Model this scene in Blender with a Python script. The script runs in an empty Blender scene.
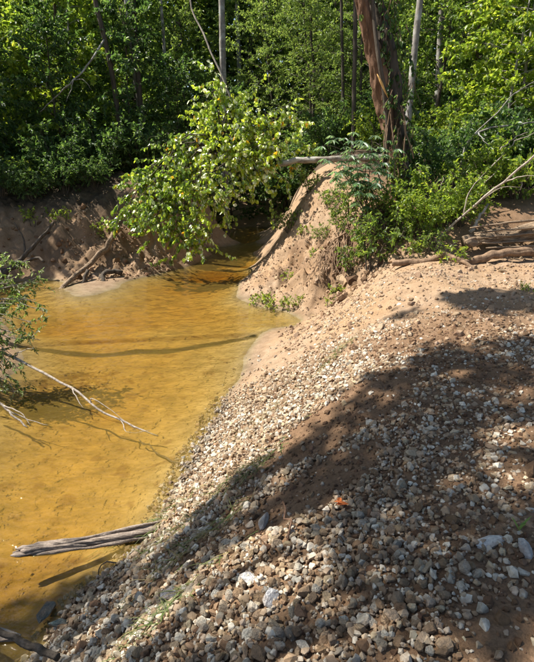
import bpy, bmesh, math, random
import numpy as np
from mathutils import Vector, Matrix

# ------------------------------------------------------------------ camera, sky, sun, exposure
scene = bpy.context.scene
COL = scene.collection
PITCH = math.radians(18.5)
EYE = np.array((0.0, 0.0, 1.65))
FOC = 510.0                       # focal length, in pixels of a 534 x 662 frame

cam_data = bpy.data.cameras.new('camera')
cam_data.sensor_fit = 'VERTICAL'
cam_data.angle = 2 * math.atan(331 / FOC)
cam_data.clip_start = 0.05
cam_data.clip_end = 1000
cam = bpy.data.objects.new('camera', cam_data)
COL.objects.link(cam)
cam.location = EYE
cam.rotation_euler = (math.pi / 2 - PITCH, 0, 0)
scene.camera = cam

SUN_EL = math.radians(54)
SUN_AZ = math.radians(10)          # from the left, a little beyond the creek
SUN = np.array((-math.cos(SUN_EL) * math.cos(SUN_AZ), math.cos(SUN_EL) * math.sin(SUN_AZ), math.sin(SUN_EL)))

world = bpy.data.worlds.new('World')
scene.world = world
world.use_nodes = True
wn = world.node_tree
sky_tex = wn.nodes.new('ShaderNodeTexSky')
sky_tex.sky_type = 'NISHITA'
sky_tex.sun_disc = False
sky_tex.sun_elevation = SUN_EL
sky_tex.sun_rotation = math.atan2(SUN[0], SUN[1])
wn.links.new(sky_tex.outputs[0], wn.nodes['Background'].inputs[0])
wn.nodes['Background'].inputs[1].default_value = 0.085

sun_data = bpy.data.lights.new('sun', 'SUN')
sun_data.energy = 5.0
sun_data.angle = math.radians(0.5)
sun_data.color = (1.0, 0.945, 0.86)
sun = bpy.data.objects.new('sun', sun_data)
COL.objects.link(sun)
sun.rotation_euler = Vector(SUN).to_track_quat('Z', 'Y').to_euler()

scene.view_settings.view_transform = 'Standard'
scene.view_settings.look = 'None'
scene.view_settings.exposure = 1.12
scene.view_settings.gamma = 1.0
scene.view_settings.use_curve_mapping = False
scene.cycles.max_bounces = 8
scene.cycles.transparent_max_bounces = 12
scene.cycles.caustics_reflective = False
scene.cycles.caustics_refractive = False

rng = np.random.default_rng(11)
random.seed(5)


def at(px, py, Y):
    """World point at forward distance Y that stands at photo position (px, py)."""
    xr, yu = (px - 267) / FOC, (331 - py) / FOC
    d = np.array((xr, math.cos(PITCH) + yu * math.sin(PITCH), -math.sin(PITCH) + yu * math.cos(PITCH)))
    return EYE + d * (Y / d[1])


# ------------------------------------------------------------------ noise and terrain
def vnoise(x, y, seed=0):
    xi, yi = np.floor(x).astype(np.int64), np.floor(y).astype(np.int64)
    fx, fy = x - xi, y - yi
    fx, fy = fx * fx * (3 - 2 * fx), fy * fy * (3 - 2 * fy)

    def h(a, b):
        n = (a * 374761393 + b * 668265263 + seed * 1442695041) & 0xFFFFFFFF
        n = ((n ^ (n >> 13)) * 1274126177) & 0xFFFFFFFF
        return ((n ^ (n >> 16)) & 0xFFFF) / 65535.0
    return (h(xi, yi) * (1 - fx) + h(xi + 1, yi) * fx) * (1 - fy) + (h(xi, yi + 1) * (1 - fx) + h(xi + 1, yi + 1) * fx) * fy


def fbm(x, y, octaves=4, seed=0, gain=0.5):
    s, a, t = 0.0, 1.0, 0.0
    for o in range(octaves):
        s = s + a * (vnoise(x * 2 ** o, y * 2 ** o, seed + o) - 0.5)
        t += a
        a *= gain
    return s / t * 2


WATER = -1.25
CONTROL = np.array([
    # path and top of the gravel
    (0, -4, .05), (4, -4, .1), (0.3, 0, 0), (1.5, .5, 0), (3, 1.5, 0), (1.9, 3.3, 0.0), (3.1, 5.8, .08), (5, 3, .15), (9, 3, .35), (5, 6.6, .2), (9, 7, .5),
    (2.23, 6.84, .12), (2.9, 7.0, .06), (1.1, 2.0, -.03), (.25, 1.45, -.13), (1.55, 4.3, -.02), (2.5, 4.5, .0),
    # gravel slope
    (-.44, 2.0, -.47), (-.92, 2.12, -.9), (-.35, .3, -.3), (-1.0, 0, -.75), (.97, 4.04, -.12), (.27, 3.71, -.45), (-.3, 3.75, -.82), (1.04, 6.92, -.5), (.485, 7.05, -.85),
    (1.62, 7.3, -.03), (1.0, 5.4, -.3), (.3, 5.3, -.72),
    # water's edge below the gravel
    (-1.9, .5, -1.25), (-1.56, 2.15, -1.27), (-1.36, 2.72, -1.26), (-1.75, 2.5, -1.48), (-1.5, 3.15, -1.42), (-1.01, 3.3, -1.25), (-.76, 4.35, -1.25), (-.613, 5.37, -1.25), (-.32, 6.87, -1.25), (-.2, 7.94, -1.25), (.2, 8.8, -1.25),
    (-2.2, -2, -1.25),
    # gully between gravel and the dirt bank
    (.63, 9.25, -1.24), (.95, 8.45, -.95), (1.5, 8.6, -.55), (2.1, 8.5, -.15), (2.6, 8.3, .02),
    # dirt bank (spit)
    (.36, 9.87, -1.25), (-.6, 10.98, -1.25), (-.62, 12, -1.2), (-.3, 13.6, -1.25), (.69, 10.4, -.72), (.07, 11.8, -.68), (.75, 12.5, .18), (1.39, 11.4, .15), (1.48, 12.4, 1.05), (1.3, 13.2, 1.2),
    (1.45, 9.65, -.62), (1.28, 10.5, .0), (1.05, 10.0, -.66), (1.75, 10.3, .6), (1.95, 9.6, -.12), (2.1, 11.2, .95), (2.7, 10.6, 1.0), (2.6, 9.6, .55), (2.5, 9.0, .12), (.3, 14.8, -.35), (1.1, 15.2, 1.1), (-.1, 15.3, -1.36),
    (3.5, 8.75, .12), (3.9, 8.1, .06), (4.5, 8.7, .14), (3.4, 9.5, .7), (4.6, 9.5, .78), (4, 11, 1.0), (6, 10, 1.0), (8, 12, 1.2), (3, 14, 1.3), (1.5, 14.2, 1.4), (1.6, 17, 1.5), (10, 20, 1.7), (2.2, 22, 1.6),
    # channel running back
    (-1.1, 12.8, -1.42), (-1.0, 15, -1.38), (-.8, 17.5, -1.36), (-.4, 20, -1.35), (.1, 23, -1.34), (.4, 27, -.6), (.3, 18, -1.25), (1.0, 18.3, .6), (-1.95, 15, -1.36), (-1.95, 17.5, -1.36),
    (-2.7, 16, -.5), (-3, 16.6, .7), (-2.6, 19.5, 1.0), (-1.9, 20, -1.1), (1.1, 21, -.2),
    # left bank, its mound and sand bar
    (-2.5, 14.3, -1.22), (-4.65, 11.8, -1.23), (-3.5, 12.9, -1.2), (-3.3, 15.3, 1.05), (-3.45, 14.2, -.55), (-2.9, 14.5, -.75), (-4.0, 14.9, .6), (-4.56, 14.1, -.15), (-4.4, 13.2, -.95), (-5.4, 14.3, .48), (-5.4, 13.3, -.6),
    (-5.6, 12.9, -1.22), (-7.1, 14.1, .32), (-7.1, 13.2, -.6), (-7.2, 12.6, -1.25), (-9, 13.6, .25), (-4.25, 11.2, -1.25), (-3.6, 11.9, -1.252), (-6, 12.0, -1.35), (-5.9, 10.8, -1.4), (-7.5, 11, -1.25),
    (-9.5, 11, -.3), (-6, 18, .9), (-12, 18, .9), (-12, 13.5, .5),
    # near left bank
    (-3.45, 3.6, -1.3), (-3.75, 6, -1.25), (-4.1, 7.8, -1.25), (-4.8, 5, -.3), (-5.0, 6.6, -.35), (-5.4, 8.6, -.9), (-6, 3, .2), (-8, 6, .6), (-9, 9, .5), (-3.6, 0, -1.25), (-4.6, 0, -.3), (-12, 2, 1),
    # creek bed
    (-2.4, .5, -1.6), (-2.4, 3, -1.58), (-2.2, 5, -1.54), (-2.3, 6.6, -1.5), (-2.2, 9, -1.44), (-2.2, 11.5, -1.5), (-3.3, 7.8, -1.42), (-1.0, 7.7, -1.40), (-2.2, 8.0, -1.43), (-.9, 9.2, -1.42), (-1.5, 10.4, -1.5), (-.5, 9.8, -1.36), (-4.2, 9.4, -1.5), (-3, 12.2, -1.4),
    (-2.6, -3, -1.7),
    # far ground
    (-20, 30, 1.8), (0, 35, 2.0), (20, 32, 2.0), (-40, 60, 3), (0, 60, 3), (40, 60, 3), (-40, 0, 2), (40, 0, 2), (-20, -20, 1), (20, -20, 1), (-2.4, -20, -1.5),
    (150, 150, 4), (-150, 150, 4), (0, 200, 4), (150, -60, 2), (-150, -60, 2), (0, -60, 0),
], float)


def _rbf_fit(P):
    n = len(P)
    D = np.sqrt(((P[:, None, :2] - P[None, :, :2]) ** 2).sum(-1) + 0.04)
    A = np.zeros((n + 3, n + 3))
    A[:n, :n] = D
    A[:n, n] = A[n, :n] = 1
    A[:n, n + 1:] = P[:, :2]
    A[n + 1:, :n] = P[:, :2].T
    return np.linalg.solve(A, np.concatenate([P[:, 2], np.zeros(3)]))


_W = _rbf_fit(CONTROL)


def smooth(a, b, v):
    t = np.clip((v - a) / (b - a), 0, 1)
    return t * t * (3 - 2 * t)


def height0(x, y):
    x, y = np.asarray(x, float), np.asarray(y, float)
    out = np.zeros_like(x) + _W[-3] + _W[-2] * x + _W[-1] * y
    for i, (cx, cy, _) in enumerate(CONTROL):
        out += _W[i] * np.sqrt((x - cx) ** 2 + (y - cy) ** 2 + 0.04)
    return out


def height(x, y):
    """Ground height, with clods, runnels and sand ripples."""
    x, y = np.asarray(x, float), np.asarray(y, float)
    z = height0(x, y)
    dry = smooth(WATER - .02, WATER + .15, z)
    near = 1 - smooth(16, 30, np.hypot(x, y - 6))
    z = z + dry * near * (0.05 * fbm(x * 1.3, y * 1.3, 3, 3) + 0.028 * fbm(x * 6, y * 6, 3, 9))
    # eroded, lumpy banks
    bank = np.exp(-(((x + 5.0) / 3.2) ** 4 + ((y - 14.0) / 1.2) ** 2)) + .95 * np.exp(-(((x - .9) / 1.3) ** 2 + ((y - 11.4) / 1.8) ** 2)) + .9 * np.exp(-(((x - 1.6) / .6) ** 2 + ((y - 10.0) / .6) ** 2))
    z = z + dry * bank * (0.42 * fbm(x * 2.0, y * 2.0, 5, 21, .62) + 0.26 * np.abs(fbm(x * 4.5, y * 4.5, 4, 33, .65)) - .06)
    rill = np.exp(-(((x - .7) / 1.1) ** 2 + ((y - 11.4) / 1.6) ** 2))
    z = z - dry * rill * .24 * np.clip(1 - 3.2 * np.abs(fbm((x + y) * 1.5 + 7, (x - y) * .45, 3, 55)), 0, 1)
    z = z + (1 - near) * .25 * fbm(x * .15, y * .15, 3, 5)
    wet = 1 - dry
    z = z + wet * (0.05 * fbm(x * 1.1, y * 1.1, 4, 13) + 0.0025 * np.sin((y * 1.0 + x * .45 + .35 * fbm(x * .9, y * .9, 2, 4)) * 55))
    return z


def hz(x, y):
    return float(height(np.array([x]), np.array([y]))[0])


def on_ground(x, y, dz=0.0):
    return np.array((x, y, hz(x, y) + dz))


# ------------------------------------------------------------------ mesh helpers
class Buf:
    def __init__(self):
        self.v, self.t, self.q, self.c, self.n = [], [], [], [], 0

    def add(self, verts, tris=None, quads=None, tint=(1, 1, 1)):
        verts = np.asarray(verts, float).reshape(-1, 3)
        tint = np.asarray(tint, float)
        if tint.ndim == 1:
            tint = np.tile(tint, (len(verts), 1))
        self.v.append(verts)
        self.c.append(tint)
        if tris is not None and len(tris):
            self.t.append(np.asarray(tris, np.int64) + self.n)
        if quads is not None and len(quads):
            self.q.append(np.asarray(quads, np.int64) + self.n)
        self.n += len(verts)

    def merge(self, other, M=None):
        v = np.concatenate(other.v)
        if M is not None:
            v = v @ np.array(M)[:3, :3].T + np.array(M)[:3, 3]
        self.add(v, np.concatenate(other.t) if other.t else None, np.concatenate(other.q) if other.q else None, np.concatenate(other.c))

    def mesh(self, name, smooth_shade=False, tinted=True):
        V = np.concatenate(self.v)
        T = np.concatenate(self.t) if self.t else np.zeros((0, 3), np.int64)
        Q = np.concatenate(self.q) if self.q else np.zeros((0, 4), np.int64)
        me = bpy.data.meshes.new(name)
        me.vertices.add(len(V))
        me.vertices.foreach_set('co', V.astype(np.float32).ravel())
        loops = np.concatenate([T.ravel(), Q.ravel()]).astype(np.int32)
        me.loops.add(len(loops))
        me.loops.foreach_set('vertex_index', loops)
        tot = np.concatenate([np.full(len(T), 3), np.full(len(Q), 4)]).astype(np.int32)
        start = (np.concatenate([[0], np.cumsum(tot)[:-1]]) if len(tot) else tot).astype(np.int32)
        me.polygons.add(len(tot))
        me.polygons.foreach_set('loop_start', start)
        me.polygons.foreach_set('loop_total', tot)
        me.polygons.foreach_set('use_smooth', np.full(len(tot), smooth_shade))
        if tinted:
            a = me.attributes.new('tint', 'FLOAT_COLOR', 'POINT')
            c = np.concatenate(self.c)
            a.data.foreach_set('color', np.concatenate([c, np.ones((len(c), 1))], 1).astype(np.float32).ravel())
        me.update()
        me.validate()
        return me


def obj(name, me, mat, parent=None, kind=None):
    if isinstance(me, Buf):
        me = me.mesh(name, smooth_shade=mat is not None and mat.get('smooth', 0) == 1)
    if mat is not None and not me.materials:
        me.materials.append(mat)
    o = bpy.data.objects.new(name, me)
    COL.objects.link(o)
    if parent is not None:
        o.parent = parent
    if kind:
        o['kind'] = kind
    return o


def tag(o, label, cat, group=None):
    o['label'] = label
    o['category'] = cat
    if group:
        o['group'] = group
    return o


def thing(name, label, cat, loc=(0, 0, 0), rz=0.0, group=None, scale=1.0):
    o = bpy.data.objects.new(name, None)
    COL.objects.link(o)
    o.location = loc
    o.rotation_euler = (0, 0, rz)
    o.scale = (scale,) * 3
    o.empty_display_size = .1
    return tag(o, label, cat, group)


def copy_tree(root, loc, rz, scale, label, group=None, tilt=(0, 0), cat=None):
    r = root.copy()
    COL.objects.link(r)
    r.location = loc
    r.rotation_euler = (tilt[0], tilt[1], rz)
    r.scale = (scale,) * 3 if np.isscalar(scale) else scale
    r['label'] = label
    if cat:
        r['category'] = cat
    if group:
        r['group'] = group
    elif 'group' in r:
        del r['group']
    for ch in list(root.children):
        c = ch.copy()
        COL.objects.link(c)
        c.parent = r
    return r


def unit(v):
    v = np.asarray(v, float)
    return v / (np.linalg.norm(v, axis=-1, keepdims=True) + 1e-9)


def tube(buf, pts, radii, sides=7, tint=(1, 1, 1), rough=0.0, cap=True, grain=None):
    """A tapering, bent limb; rough makes its rings uneven."""
    pts = np.asarray(pts, float)
    n = len(pts)
    radii = np.full(n, radii) if np.isscalar(radii) else np.asarray(radii, float)
    T = unit(np.gradient(pts, axis=0))
    ref = np.array((0, 0, 1.0)) if abs(T[0][2]) < .9 else np.array((1.0, 0, 0))
    N = unit(np.cross(T[0], ref))
    ang = np.linspace(0, 2 * np.pi, sides, endpoint=False)
    prof = 1 + rough * rng.uniform(-1, 1, sides)
    rings = []
    for i in range(n):
        N = unit(N - T[i] * np.dot(N, T[i]))
        B = np.cross(T[i], N)
        if grain:
            # furrowed bark or fibre: ridges that run along the limb and wander round it
            amp, around, along = grain
            s_ = np.full(sides, i * along)
            furrow = fbm(np.abs(ang - np.pi) * around + 20 + rough * 9, s_ + 3 * np.sin(ang), 3, 7, .6) + .6 * fbm(np.abs(ang - np.pi) * around * .3, s_ * .4 + np.cos(ang), 2, 19)
            r = radii[i] * (1 + amp * furrow)
        else:
            r = radii[i] * (prof + rough * .6 * rng.uniform(-1, 1, sides))
        rings.append(pts[i] + (np.cos(ang) * r)[:, None] * N + (np.sin(ang) * r)[:, None] * B)
    V = np.concatenate(rings)
    a = np.arange(sides)
    b = (a + 1) % sides
    Q = np.concatenate([np.stack([i * sides + a, i * sides + b, (i + 1) * sides + b, (i + 1) * sides + a], 1) for i in range(n - 1)])
    tris = None
    if cap:
        V = np.concatenate([V, pts[:1], pts[-1:]])
        c0, c1 = n * sides, n * sides + 1
        tris = np.concatenate([np.stack([np.full(sides, c0), b, a], 1), np.stack([np.full(sides, c1), (n - 1) * sides + a, (n - 1) * sides + b], 1)])
    buf.add(V, tris, Q, tint)


def wobble(p0, p1, n, amp, sag=0.0, g=None):
    """n points from p0 to p1 wandering by amp, bowed up by sag."""
    g = g or rng
    p0, p1 = np.asarray(p0, float), np.asarray(p1, float)
    t = np.linspace(0, 1, n)[:, None]
    L = np.linalg.norm(p1 - p0)
    w = np.cumsum(g.normal(0, 1, (n, 3)), axis=0)
    w = w - w[0] - (w[-1] - w[0]) * t
    w = w / (np.abs(w).max() + 1e-6) * amp * L
    out = p0 + (p1 - p0) * t + w
    out[:, 2] += (sag * L * 4 * t * (1 - t))[:, 0]
    return out


def path(pts, n):
    """Smooth curve through given points (Catmull-Rom)."""
    P = np.asarray(pts, float)
    P = np.concatenate([[2 * P[0] - P[1]], P, [2 * P[-1] - P[-2]]])
    out = []
    segs = len(P) - 3
    for s in np.linspace(0, segs - 1e-6, n):
        i = int(s)
        t = s - i
        a, b, c, d = P[i:i + 4]
        out.append(.5 * (2 * b + (c - a) * t + (2 * a - 5 * b + 4 * c - d) * t ** 2 + (3 * b - a - 3 * c + d) * t ** 3))
    return np.array(out)


def leaves(buf, pos, direction, normal, length, width, tint, fold=.14, droop=.18):
    """Six-cornered folded leaves."""
    pos = np.asarray(pos, float)
    n = len(pos)
    if n == 0:
        return
    d = unit(direction)
    nr = unit(normal - d * (normal * d).sum(1, keepdims=True))
    s = np.cross(d, nr)
    L = np.broadcast_to(np.asarray(length, float), (n,))[:, None]
    Wd = np.broadcast_to(np.asarray(width, float), (n,))[:, None]
    base = pos
    tip = pos + d * L - nr * L * droop
    l1 = pos + d * L * .28 + s * Wd * .5 + nr * Wd * fold
    l2 = pos + d * L * .68 + s * Wd * .40 + nr * (Wd * fold - L * droop * .4)
    r1 = pos + d * L * .28 - s * Wd * .5 + nr * Wd * fold
    r2 = pos + d * L * .68 - s * Wd * .40 + nr * (Wd * fold - L * droop * .4)
    V = np.stack([base, l1, l2, tip, r2, r1], 1).reshape(-1, 3)
    k = np.arange(n)[:, None] * 6
    Q = np.concatenate([k + np.array([[0, 1, 2, 3]]), k + np.array([[0, 3, 4, 5]])])
    tint = np.asarray(tint, float)
    if tint.ndim == 1:
        tint = np.tile(tint, (n, 1))
    buf.add(V, None, Q, np.repeat(tint, 6, 0))


def pick_tints(n, palette, weights, jitter=.22, g=None):
    g = g or rng
    pal = np.asarray(palette, float)
    w = np.asarray(weights, float)
    c = pal[g.choice(len(pal), n, p=w / w.sum())]
    return np.clip(c * (1 + g.uniform(-jitter, jitter, (n, 1))) * (1 + g.uniform(-.035, .035, (n, 3))), 0, 1)


# ------------------------------------------------------------------ materials
class Nodes:
    def __init__(self, name, smooth_shade=False):
        self.m = bpy.data.materials.new(name)
        self.m.use_nodes = True
        if smooth_shade:
            self.m['smooth'] = 1
        self.t = self.m.node_tree
        self.t.nodes.clear()
        self.out = self.n('ShaderNodeOutputMaterial')

    def n(self, typ, **kw):
        nd = self.t.nodes.new(typ)
        for k, v in kw.items():
            if k.startswith('i_'):
                nd.inputs[k[2:].replace('_', ' ')].default_value = v
            else:
                setattr(nd, k, v)
        return nd

    def link(self, a, b):
        self.t.links.new(a, b)

    def coords(self, scale=(1, 1, 1), kind='Object'):
        tc = self.n('ShaderNodeTexCoord')
        mp = self.n('ShaderNodeMapping')
        mp.inputs['Scale'].default_value = scale
        self.link(tc.outputs[kind], mp.inputs['Vector'])
        return mp.outputs[0]

    def noise(self, vec, scale, detail=4, rough=.55):
        nd = self.n('ShaderNodeTexNoise')
        nd.inputs['Scale'].default_value = scale
        nd.inputs['Detail'].default_value = detail
        nd.inputs['Roughness'].default_value = rough
        if vec is not None:
            self.link(vec, nd.inputs['Vector'])
        return nd.outputs['Fac']

    def ramp(self, fac, stops):
        r = self.n('ShaderNodeValToRGB')
        while len(r.color_ramp.elements) < len(stops):
            r.color_ramp.elements.new(.5)
        for e, (p, c) in zip(r.color_ramp.elements, stops):
            e.position = p
            e.color = (c, c, c, 1) if np.isscalar(c) else (*c, 1)
        self.link(fac, r.inputs[0])
        return r.outputs[0]

    def mix(self, fac, a, b, mode='MIX'):
        m = self.n('ShaderNodeMix', data_type='RGBA', blend_type=mode)
        for sock, v in ((m.inputs[0], fac), (m.inputs[6], a), (m.inputs[7], b)):
            if isinstance(v, bpy.types.NodeSocket):
                self.link(v, sock)
            elif sock == m.inputs[0]:
                sock.default_value = v
            else:
                sock.default_value = (*v, 1)
        return m.outputs[2]

    def math(self, op, a, b=None, clamp=False):
        m = self.n('ShaderNodeMath', operation=op, use_clamp=clamp)
        for i, v in enumerate((a, b)):
            if v is None:
                continue
            if isinstance(v, bpy.types.NodeSocket):
                self.link(v, m.inputs[i])
            else:
                m.inputs[i].default_value = v
        return m.outputs[0]

    def bump(self, h, strength, dist, normal=None):
        b = self.n('ShaderNodeBump')
        b.inputs['Strength'].default_value = strength
        b.inputs['Distance'].default_value = dist
        self.link(h, b.inputs['Height'])
        if normal is not None:
            self.link(normal, b.inputs['Normal'])
        return b.outputs[0]

    def principled(self, color, rough=.9, normal=None, spec=.3):
        p = self.n('ShaderNodeBsdfPrincipled')
        for key, v in (('Base Color', color), ('Roughness', rough)):
            if isinstance(v, bpy.types.NodeSocket):
                self.link(v, p.inputs[key])
            else:
                p.inputs[key].default_value = (*v, 1) if key == 'Base Color' else v
        p.inputs['Specular IOR Level'].default_value = spec
        if normal is not None:
            self.link(normal, p.inputs['Normal'])
        return p.outputs[0]

    def finish(self, shader):
        self.link(shader, self.out.inputs['Surface'])
        return self.m

    def attr(self, name='tint'):
        a = self.n('ShaderNodeAttribute')
        a.attribute_name = name
        return a.outputs['Color']


def leaf_material(name, rough=.42, trans=.38, spec=.45):
    k = Nodes(name)
    c = k.attr()
    p = k.principled(c, rough, None, spec)
    t = k.n('ShaderNodeBsdfTranslucent')
    hs = k.mix(.75, c, (1.0, .98, .5), 'MULTIPLY')
    bright = k.mix(1.0, hs, (2.6, 2.6, 2.6), 'MULTIPLY')
    k.link(bright, t.inputs['Color'])
    m = k.n('ShaderNodeMixShader')
    m.inputs[0].default_value = trans
    k.link(p, m.inputs[1])
    k.link(t.outputs[0], m.inputs[2])
    return k.finish(m.outputs[0])


def bark_material(name, dark, light, stretch=(9, 9, 1.6), lichen=None, bump=.5):
    k = Nodes(name, True)
    v = k.coords(stretch)
    f = k.noise(v, 1.6, 6, .65)
    col = k.ramp(f, [(.3, dark), (.7, light)])
    if lichen is not None:
        f2 = k.noise(k.coords((2.2, 2.2, 2.2)), 1.5, 4, .6)
        col = k.mix(k.ramp(f2, [(.5, 0.0), (.62, .75)]), col, lichen)
    f3 = k.noise(k.coords((30, 30, 6)), 2.0, 4, .6)
    h = k.math('ADD', f, k.math('MULTIPLY', f3, .4))
    return k.finish(k.principled(col, .9, k.bump(h, bump, .03), .2))


M = {}
M['leaf'] = leaf_material('woodland_leaf', .42, .46)
M['glossy_leaf'] = leaf_material('glossy_leaf', .27, .42, .7)
M['grass'] = leaf_material('grass_blade', .55, .3, .3)
M['litter'] = leaf_material('dry_leaf', .8, .12, .2)
M['red_bark'] = bark_material('reddish_vine_bark', (.06, .032, .019), (.30, .175, .11), (6, 6, 1.3), None, 1.0)
M['grey_bark'] = bark_material('pale_grey_bark', (.10, .09, .078), (.34, .31, .27), (7, 7, 3), (.42, .42, .38))
M['dark_bark'] = bark_material('dark_bark', (.035, .028, .02), (.13, .105, .08))
M['dead_wood'] = bark_material('bleached_dead_wood', (.19, .15, .115), (.48, .42, .345), (14, 14, 2))
M['wet_wood'] = bark_material('wet_grey_wood', (.09, .064, .048), (.50, .41, .33), (5, 40, 40), None, .8)
M['brown_wood'] = bark_material('weathered_brown_wood', (.085, .052, .03), (.42, .31, .205), (3, 22, 22), None, 1.0)
M['pale_log'] = bark_material('pale_fallen_log', (.10, .08, .06), (.36, .31, .245), (2.5, 13, 13), (.42, .41, .36), .8)
M['root'] = bark_material('dirty_root', (.11, .068, .04), (.30, .20, .125))


def make_ground_material():
    k = Nodes('sandy_soil', True)
    v = k.coords()
    big = k.noise(v, .8, 5, .6)
    mid = k.noise(v, 6, 6, .62)
    fine = k.noise(v, 70, 5, .65)
    soil = k.n('ShaderNodeSeparateColor')
    k.link(k.attr('soil'), soil.inputs[0])
    sand = k.ramp(mid, [(.25, (.235, .155, .092)), (.5, (.325, .225, .142)), (.75, (.40, .29, .195))])
    sand = k.mix(k.ramp(big, [(.4, 0.0), (.65, .55)]), sand, (.36, .218, .108))
    dirt = k.ramp(mid, [(.25, (.10, .055, .029)), (.6, (.175, .102, .056)), (.8, (.245, .152, .09))])
    humus = k.ramp(mid, [(.3, (.035, .026, .016)), (.6, (.085, .062, .038)), (.8, (.15, .115, .07))])
    bed = k.ramp(k.noise(k.coords((1.0, 1.7, 1.0)), 2.6, 6, .65), [(.28, (.16, .12, .06)), (.5, (.285, .22, .113)), (.75, (.39, .31, .17))])
    flecks = k.ramp(k.noise(v, 4.2, 3, .5), [(.58, 0.0), (.66, .75)])
    bed = k.mix(flecks, bed, (.16, .10, .045))
    wv = k.n('ShaderNodeTexWave', wave_type='BANDS', bands_direction='Y')
    wv.inputs['Scale'].default_value = 2.6
    wv.inputs['Distortion'].default_value = 16.0
    wv.inputs['Detail'].default_value = 3.0
    wv.inputs['Detail Scale'].default_value = 1.6
    k.link(k.coords((.55, 1.0, 1.0)), wv.inputs['Vector'])
    rip = k.ramp(wv.outputs['Fac'], [(.15, .93), (.8, 1.05)])  # sand ripple pattern and water caustics, both put into the bed colour
    bed = k.mix(1.0, bed, rip, 'MULTIPLY')
    grit = k.ramp(k.noise(v, 26, 3, .6), [(.62, 0.0), (.72, .3)])
    bed = k.mix(grit, bed, (.15, .105, .05))
    col = k.mix(soil.outputs[0], sand, dirt)
    col = k.mix(soil.outputs[1], col, humus)
    col = k.mix(soil.outputs[2], col, bed)
    spk = k.ramp(fine, [(.35, .72), (.6, 1.08)])
    col = k.mix(k.math('SUBTRACT', 1.0, k.math('MULTIPLY', soil.outputs[2], .8)), col, k.mix(1.0, col, spk, 'MULTIPLY'))
    geo = k.n('ShaderNodeNewGeometry')
    sep = k.n('ShaderNodeSeparateXYZ')
    k.link(geo.outputs['Position'], sep.inputs[0])
    lvl = k.math('ADD', sep.outputs[2], k.math('MULTIPLY', mid, .07))
    damp = k.ramp(k.math('MULTIPLY', k.math('SUBTRACT', lvl, WATER), 5.0), [(.0, .92), (.12, .6), (.75, 1.0)])
    col = k.mix(1.0, col, damp, 'MULTIPLY')
    h = k.math('ADD', k.math('MULTIPLY', mid, .8), k.math('MULTIPLY', fine, .35))
    rough = k.mix(soil.outputs[2], (.95, .95, .95), (.6, .6, .6))
    h = k.math('MULTIPLY', h, k.math('SUBTRACT', 1.0, k.math('MULTIPLY', soil.outputs[2], .75)))
    return k.finish(k.principled(col, rough, k.bump(h, .75, .05), .2))


M['ground'] = make_ground_material()


def make_water_material():
    k = Nodes('amber_creek_water', True)
    v = k.coords((1, 1.0, 1))
    r1 = k.noise(v, 5.0, 4, .55)
    r2 = k.noise(k.coords((1.0, 1.8, 1)), 11.0, 3, .5)
    h = k.math('ADD', r1, k.math('MULTIPLY', r2, .35))
    nrm = k.bump(h, .75, .06)
    tr = k.n('ShaderNodeBsdfTransparent')
    tr.inputs['Color'].default_value = (.985, .97, .93, 1)
    gl = k.n('ShaderNodeBsdfGlossy')
    gl.inputs['Roughness'].default_value = .03
    k.link(nrm, gl.inputs['Normal'])
    fr = k.n('ShaderNodeFresnel')
    fr.inputs['IOR'].default_value = 1.333
    k.link(nrm, fr.inputs['Normal'])
    m = k.n('ShaderNodeMixShader')
    k.link(fr.outputs[0], m.inputs[0])
    silt = k.n('ShaderNodeBsdfDiffuse')
    k.link(k.ramp(k.noise(k.coords((1, 1.4, 1)), 1.3, 4, .6), [(.3, (.32, .21, .045)), (.7, (.45, .30, .065))]), silt.inputs['Color'])
    body = k.n('ShaderNodeMixShader')
    body.inputs[0].default_value = .18
    k.link(tr.outputs[0], body.inputs[1])
    k.link(silt.outputs[0], body.inputs[2])
    k.link(body.outputs[0], m.inputs[1])
    k.link(gl.outputs[0], m.inputs[2])
    ab = k.n('ShaderNodeVolumeAbsorption')
    ab.inputs['Color'].default_value = (.94, .735, .09, 1)
    ab.inputs['Density'].default_value = 2.1
    k.link(ab.outputs[0], k.out.inputs['Volume'])
    return k.finish(m.outputs[0])


M['water'] = make_water_material()


def make_stone_material(name, per_object):
    k = Nodes(name)
    if per_object:
        oi = k.n('ShaderNodeObjectInfo')
        c = oi.outputs['Color']
    else:
        c = k.attr()
    v = k.coords((1, 1, 1), 'Object') if not per_object else k.coords((.045, .045, .045), 'Object')
    f = k.noise(v, 55, 5, .65)
    col = k.mix(1.0, c, k.ramp(f, [(.3, .62), (.55, 1.0), (.75, 1.18)]), 'MULTIPLY')
    dust = k.ramp(k.noise(v, 19, 4, .6), [(.42, 0.0), (.64, .65)])
    col = k.mix(dust, col, (.26, .175, .108))
    return k.finish(k.principled(col, .88, k.bump(f, .6, .008 if not per_object else .2), .3))


M['stone'] = make_stone_material('loose_stone', True)
M['gravel'] = make_stone_material('gravel_stone', False)


def make_clod_material():
    k = Nodes('soil_clod')
    c = k.attr()
    f = k.noise(k.coords(), 60, 5, .65)
    col = k.mix(1.0, c, k.ramp(f, [(.3, .65), (.7, 1.15)]), 'MULTIPLY')
    return k.finish(k.principled(col, .95, k.bump(f, .6, .01), .15))


M['clod'] = make_clod_material()

# ------------------------------------------------------------------ ground
def axis(segments):
    out = [segments[0][0]]
    for a, b, s in segments:
        n = max(1, int(round((b - a) / s)))
        out += list(np.linspace(a, b, n + 1)[1:])
    return np.array(out)


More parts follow.
